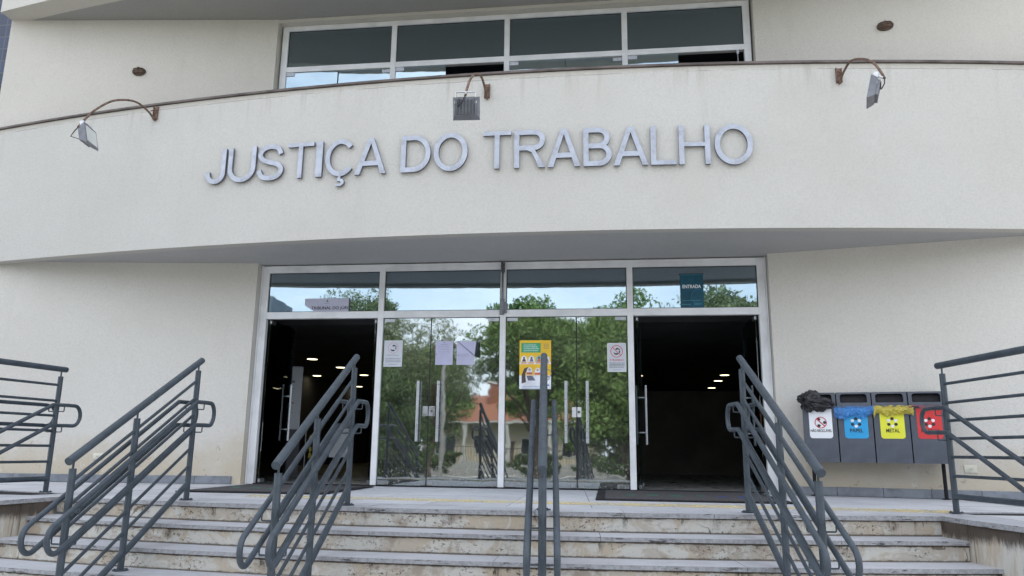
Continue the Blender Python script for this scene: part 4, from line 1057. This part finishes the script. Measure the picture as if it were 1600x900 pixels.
mb = MB(); mb.tube([(-w-.01, 0, h+.004), (w+.01, 0, h+.004)], .005, 8); mb.build('rod', M['rubber_black'], e)
e, w, h = sheet('court_sign', -2.645, -2.030, 2.208, 2.386, M['court_grey'], 'grey-lilac jury court sign with a cut corner in the pane over the left doorway', 'sign', y=-.014, poly=[(-.55, -1), (1, -1), (1, 1), (-1, 1), (-1, .0)])
mb = MB(); add_text(mb, 'TRIBUNAL DO JÚRI', .035, -.0014, -.040, .50, .062, 0, offset=.02); mb.poly([(-.018, -.0013, .045), (.018, -.0013, .045), (.004, -.0013, .060), (0, -.0013, .075), (-.004, -.0013, .060)]); text_lines(mb, -.05, .05, .022, 1, .01, .004, 0, 2)
mb.build('print', [M['black_print']], e)
mb = MB(); rect(mb, w-.014, -h, w, h, 0, -.0013); mb.build('side_strip', M['dark_window'], e)

# door mats
def mat_obj(x0, x1, y0, y1, skew, label, colours):
    e = empty('door_mat', ((x0+x1)/2, (y0+y1)/2, .004), label=label, cat='door mat', group='door mats at the open doorways')
    w, d = (x1-x0)/2, (y1-y0)/2; mb = MB(); mb.box(-w, -d, 0, w, d, .008); mb.build('border', M['mat_border'], e)
    mb = MB(); mb.box(-w+.09, -d+.09, .0081, w-.09, d-.09, .014); mb.build('pile', M['mat_rubber'], e)
    mb = MB(); rr = random.Random(3); x = -w*.62; i = 0
    while x < w*.75:
        s = rr.uniform(.10, .17); zz = -d*.15+rr.uniform(-.06, .06)
        mb.poly([(x-s*.5, zz-s*.35, .0145), (x+s*.5, zz-s*.30, .0145), (x+s*.35, zz+s*.5, .0145), (x-s*.3, zz+s*.45, .0145)], colours[min(i, len(colours)-1)]); x += s+.11; i += 1
    mb.build('pattern', [M['mat_green'], M['mat_blue']], e)
mat_obj(1.18, 3.02, -1.98, -.16, 0, 'dark rubber mat with green and blue marks before the right doorway', [0, 0, 0, 0, 1, 1, 1])
mat_obj(-3.08, -1.50, -1.95, -.30, 0, 'dark rubber mat with dim green marks before the left doorway', [0, 0, 0, 0, 0])

# things in the lobby
e = empty('display_board', (-3.60, 2.0, 0), radians(24), label='pale upright display board standing in the dark lobby', cat='display board')
mb = MB(); mb.box(-.155, -.02, .73, .155, .02, 1.71); bevel(mb.build('panel', M['board_grey'], e), .015, 2)
mb = MB(); mb.box(-.17, -.1, .0, .17, .1, .73); mb.build('pedestal', M['interior_dark'], e)
mb = MB(); text_lines(mb, -.12, .08, 1.47, 1, .05, .03, 0, 40, -.0215); text_lines(mb, -.12, .06, 1.36, 4, .035, .008, 0, 41, -.0215); text_lines(mb, -.13, .05, 1.14, 1, .05, .02, 1, 42, -.0215); text_lines(mb, -.12, .06, 1.06, 3, .035, .008, 0, 43, -.0215); mb.build('print', [M['grey_ink'], M['red_ink']], e)
e = empty('low_sign', (-2.84, 2.15, 0), radians(10), label='low grey sign panel on a thin stand inside the left doorway', cat='sign')
mb = MB(); mb.box(-.14, -.01, .32, .14, .01, .76); mb.build('panel', M['board_grey'], e); mb = MB(); mb.box(-.02, -.01, .0, .02, .0, .32); mb.box(-.15, -.12, 0.004, .15, .12, .02); mb.build('stand', M['interior_dark'], e)
e = empty('stanchion_post', (-3.32, 2.0, 0), label='thin steel post with yellow ribbon just inside the left doorway', cat='barrier post')
mb = MB(); mb.cyl((0, 0, .01), .012, .78, 10); mb.cyl((0, 0, .004), .14, .015, 24); mb.build('post', M['aluminium'], e)
mb = MB(); rr = random.Random(5)
for i in range(4): mb.poly([(.05+.02*sin(i*2), .01, .30+i*.09), (.09+.02*cos(i), .02, .33+i*.09), (.085, .015, .39+i*.09), (.055, .01, .37+i*.09)])
mb.build('ribbon', M['sticker_yellow'], e)
e = empty('dispenser_stand', (3.30, 1.3, 0), label='thin stand with white base and tray just inside the right doorway', cat='stand')
mb = MB(); mb.cyl((0, 0, .02), .018, 1.2, 12); mb.build('column', M['stainless'], e)
mb = MB(); mb.cyl((0, 0, .005), .17, .06, 24); mb.build('base', M['white_print'], e)
mb = MB(); mb.box(-.06, -.06, 1.0, .06, .05, 1.22); bevel(mb.build('dispenser', M['aluminium_white'], e), .008, 2); mb = MB(); mb.box(-.1, -.1, .78, .1, .08, .8); bevel(mb.build('tray', M['aluminium_white'], e), .008, 2)

# ================================================================ NEIGHBOURS AND STREET (seen in the glass and from the side)
e = empty('tiled_tower', (-11, 6, -1), label='dark blue tiled tower at the far left edge', cat='building')
mb = MB(); mb.box(-6, -5.0, 0, 3.9, 10, 24); mb.build('wall', M['blue_tiles'], e)
mb = MB(); mb.box(-6.1, -5.1, 24, 4.0, 10.1, 24.4); mb.build('roof', M['block_wall'], e)

def crown_mesh(rx, ry, rz, n, leaf, clumps, seed, flat=.0, gap=.0):
    rr = random.Random(seed); mb = MB(); C = []
    for i in range(clumps):
        while True:
            d = Vector((rr.uniform(-1, 1), rr.uniform(-1, 1), rr.uniform(-1, 1)))
            if .15 < d.length < 1: break
        d = d*(.62+.38*rr.random()); C.append((Vector((d.x*rx, d.y*ry, d.z*rz)), rr.uniform(.16, .34)*min(rx, rz)*1.15, rr.random()))
    for i in range(n):
        c, r_, tone = rr.choice(C); d = Vector((rr.gauss(0, 1), rr.gauss(0, 1), rr.gauss(0, 1))).normalized()*(r_*(.55+.5*rr.random())); d.z *= .75
        p = c+d; a = Vector((rr.gauss(0, 1), rr.gauss(0, 1), rr.gauss(0, .6))).normalized(); b_ = a.orthogonal().normalized(); b_ = Matrix.Rotation(rr.random()*6.28, 3, a) @ b_
        s = leaf*rr.uniform(.6, 1.3); c2 = a.cross(b_)
        mb.poly([p-b_*s, p-c2*s*.45, p+b_*s, p+c2*s*.45], 0, False, None, max(0, min(1, tone*.7+rr.random()*.4)))
    return mb, C
def tree(x, y, hgt, trunk_h, rx, rz, matn, label, n=9000, leaf=.14, clumps=46, seed=1, tr=.16):
    e = empty('street_tree', (x, y, -1.0), label=label, cat='tree', group='trees across the forecourt')
    cz = hgt-rz; mb, C = crown_mesh(rx, rx, rz, n, leaf, clumps, seed); mb.v = [(a, b_, c_+cz) for a, b_, c_ in mb.v]; mb.build('crown', M[matn], e)
    t = MB(); rr = random.Random(seed+1); top = Vector((rr.uniform(-.3, .3), rr.uniform(-.3, .3), trunk_h))
    t.tube([(0, 0, -.2), (.05, .02, trunk_h*.4), tuple(top)], [tr*1.3, tr, tr*.8], 10)
    for c, r_, _ in C[:16]:
        q = Vector((c.x, c.y, c.z+cz)); mid = (top+q)/2+Vector((rr.uniform(-.2, .2), rr.uniform(-.2, .2), rr.uniform(-.1, .3)))
        t.tube([tuple(top-Vector((0, 0, .1))), tuple(mid), tuple(q)], [tr*.6, tr*.32, tr*.12], 7)
    t.build('trunk', M['bark'], e)
tree(-1.7, -23.5, 8.0, 2.6, 3.2, 2.1, 'leaf_bright', 'bright green leafy tree mirrored in the middle doors', 30000, .09, 120, 11, .15)
tree(2.1, -21.0, 7.6, 1.2, 3.0, 3.5, 'leaf_bright', 'tall bright green tree with low branches mirrored right of the poster', 46000, .085, 170, 12, .17)
tree(6.8, -25, 8.8, 2.6, 3.8, 2.4, 'leaf_pale', 'wide pale green tree mirrored over the right doorway', 30000, .09, 130, 13, .2)
tree(-6.3, -23, 7.4, 2.4, 2.6, 2.3, 'leaf_pale', 'sparse pale tree with bare limbs mirrored in the left closed door', 12000, .065, 60, 14, .10)
tree(-10.6, -27, 9.4, 3.0, 2.8, 2.0, 'leaf_pale', 'sparse pale tree mirrored over the left doorway', 12000, .07, 60, 15, .16)
tree(-6.7, -17.9, 4.6, .9, 1.7, 2.5, 'leaf_dark', 'low dark green tree mirrored at the left edge of the closed doors', 30000, .07, 120, 16, .10)
tree(-13.5, -41, 9.5, 3, 4.4, 3.0, 'leaf_dark', 'tall dark tree beside the left end of the tiled-roof house', 16000, .15, 80, 19, .2)
tree(-4.0, -58, 10.0, 3, 5.0, 3.2, 'leaf_dark', 'tall dark tree rising behind the roof of the tiled-roof house', 16000, .17, 80, 20, .2)
tree(4.0, -38, 7.5, 2, 3.2, 3.0, 'leaf_dark', 'dark tree beside the right end of the tiled-roof house', 16000, .13, 80, 21, .2)
tree(-9.4, -36, 7.6, 2, 3.0, 2.9, 'leaf_bright', 'bright green tree in front of the left end of the tiled-roof house', 20000, .11, 100, 22, .18)
tree(-3.2, -36.5, 6.0, 2.6, 2.0, 1.6, 'leaf_bright', 'small bright green tree in the garden of the tiled-roof house', 14000, .09, 70, 23, .12)
tree(11.5, -22, 7.0, 2.0, 2.6, 2.3, 'leaf_dark', 'dark green round tree far to the right across the forecourt', 8000, .14, 44, 17, .16)
tree(-16, -24, 7.5, 2.2, 2.8, 2.4, 'leaf_bright', 'bright green round tree far to the left across the forecourt', 8000, .14, 44, 18, .16)
def hedge(x, y, w, h, seed, label):
    e = empty('shrub', (x, y, -.95), label=label, cat='shrub', group='shrubs along the pavement'); mb, C = crown_mesh(w, .6, h/2, 4200, .09, 30, seed); mb.v = [(a, b_, c_+h/2) for a, b_, c_ in mb.v]; mb.build('foliage', M['leaf_dark'], e)
    t = MB(); t.tube([(0, 0, -.1), (0, 0, h*.6)], .03, 6); t.build('stem', M['bark'], e)
for hx, hy, hs, hl in ((-2.6, -31.6, 41, 'first clipped hedge by the low wall, left of the house door'), (1.2, -31.7, 42, 'second clipped hedge by the low wall, right of the house door'), (-8.5, -31.6, 43, 'clipped hedge by the low wall at the left corner of the house')): hedge(hx, hy, 2.2, 1.6, hs, hl)
hedge(3.6, -17.9, 1.5, 1.5, 31, 'dark shrub on the pavement edge to the right'); hedge(-6.6, -17.6, 1.3, 1.6, 32, 'dark shrub on the pavement edge to the left')
# utility pole
e = empty('utility_pole', (-5.2, -20.6, -1.02), label='round concrete utility pole mirrored in the left pair of closed doors', cat='utility pole')
mb = MB(); mb.tube([(0, 0, -.2), (0, 0, 5.9)], [.11, .09], 14); mb.build('pole', M['pole_concrete'], e)
mb = MB(); mb.box(-.5, -.05, 5.5, .5, .05, 5.6); mb.build('crossarm', M['bark'], e)

# house with a tiled roof across the street
e = empty('tiled_roof_house', (-5.6, -44, -1.0), label='cream single-storey house with an orange tiled roof mirrored in the doors', cat='house')
mb = MB(); mb.box(-6, -9, 0, 6, 0, 3.5); mb.build('wall', M['house_cream'], e)
mb = MB(); X0, X1, Y0, Y1, Z0, Z1 = -6.8, 6.8, -9.8, .9, 3.42, 5.6
mb.poly([(X0, Y1, Z0), (X1, Y1, Z0), (X1-3.6, (Y0+Y1)/2, Z1), (X0+3.6, (Y0+Y1)/2, Z1)]); mb.poly([(X1, Y0, Z0), (X0, Y0, Z0), (X0+3.6, (Y0+Y1)/2, Z1), (X1-3.6, (Y0+Y1)/2, Z1)])
mb.poly([(X1, Y1, Z0), (X1, Y0, Z0), (X1-3.6, (Y0+Y1)/2, Z1)]); mb.poly([(X0, Y0, Z0), (X0, Y1, Z0), (X0+3.6, (Y0+Y1)/2, Z1)]); mb.box(X0, Y0, Z0-.16, X1, Y1, Z0-.02, 1)
rf = mb.build('roof', [M['roof_tiles'], M['house_white']], e)
mb = MB(); mb.box(-1.9, -3.6, 4.0, -1.0, -2.8, 6.3); mb.box(-2.0, -3.7, 6.3, -.9, -2.7, 6.45, 1); mb.build('chimney', [M['roof_tiles'], M['house_white']], rf)
for x in (-4.4, -1.6, 1.6, 4.4):
    mb = MB(); mb.box(x-.75, -.02, 1.1, x+.75, .04, 2.5); wn = mb.build('window', M['house_white'], e); mb = MB(); mb.box(x-.65, .041, 1.2, x-.03, .05, 2.4); mb.box(x+.03, .041, 1.2, x+.65, .05, 2.4); mb.build('pane', M['dark_window'], wn)
mb = MB(); mb.box(-.4, .0, 0, .45, .05, 2.2); mb.build('door', M['bark'], e)
mb = MB()
for x in (-6.2, -3, 0, 3, 6.2): mb.box(x-.12, .6, 0, x+.12, .84, 3.3)
mb.build('porch_post', M['house_white'], e)
e = empty('garden_wall', (-3, -33.3, -1.0), label='low whitewashed garden wall with railings in front of the tiled-roof house', cat='wall')
mb = MB(); mb.box(-14, -.1, 0, 14, .1, .8); mb.build('wall', M['pole_concrete'], e)
mb = MB(); x = -14
while x < 14: mb.box(x-.012, -.012, .8, x+.012, .012, 1.6); x += .16
mb.box(-14, -.02, 1.56, 14, .02, 1.60); mb.build('railing', M['rubber_black'], e)
e = empty('apartment_block', (-31, -62, -1), label='blue-grey apartment block with stepped roof mirrored at the far left pane', cat='building')
mb = MB(); mb.box(-5, -8, 0, 2.2, 0, 13.2); mb.box(-5, -6, 13.2, -.2, 0, 14.5); mb.box(-2.6, -5, 14.5, -.9, 0, 16.2); mb.build('wall', M['block_wall'], e)
for j in range(5):
    for i in range(4):
        mb = MB(); mb.box(-4.4+i*1.6, .0, 1.2+j*2.4, -3.4+i*1.6, .05, 2.5+j*2.4); mb.build('window', M['dark_window'], e)
e = empty('distant_house', (14, -46, -1.0), label='white house with tiled roof beyond the road to the right', cat='house')
mb = MB(); mb.box(-6, -8, 0, 6, 0, 3.4); mb.build('wall', M['house_white'], e)
mb = MB(); mb.poly([(-6.6, .7, 3.3), (6.6, .7, 3.3), (6.6, -4, 5.4), (-6.6, -4, 5.4)]); mb.poly([(6.6, -8.7, 3.3), (-6.6, -8.7, 3.3), (-6.6, -4, 5.4), (6.6, -4, 5.4)]); mb.poly([(-6.6, .7, 3.3), (-6.6, -4, 5.4), (-6.6, -8.7, 3.3)]); mb.poly([(6.6, .7, 3.3), (6.6, -8.7, 3.3), (6.6, -4, 5.4)]); mb.build('roof', M['roof_tiles'], e)
for x in (-3.5, 0, 3.5):
    mb = MB(); mb.box(x-.7, 0, 1.1, x+.7, .05, 2.4); mb.build('window', M['dark_window'], e)
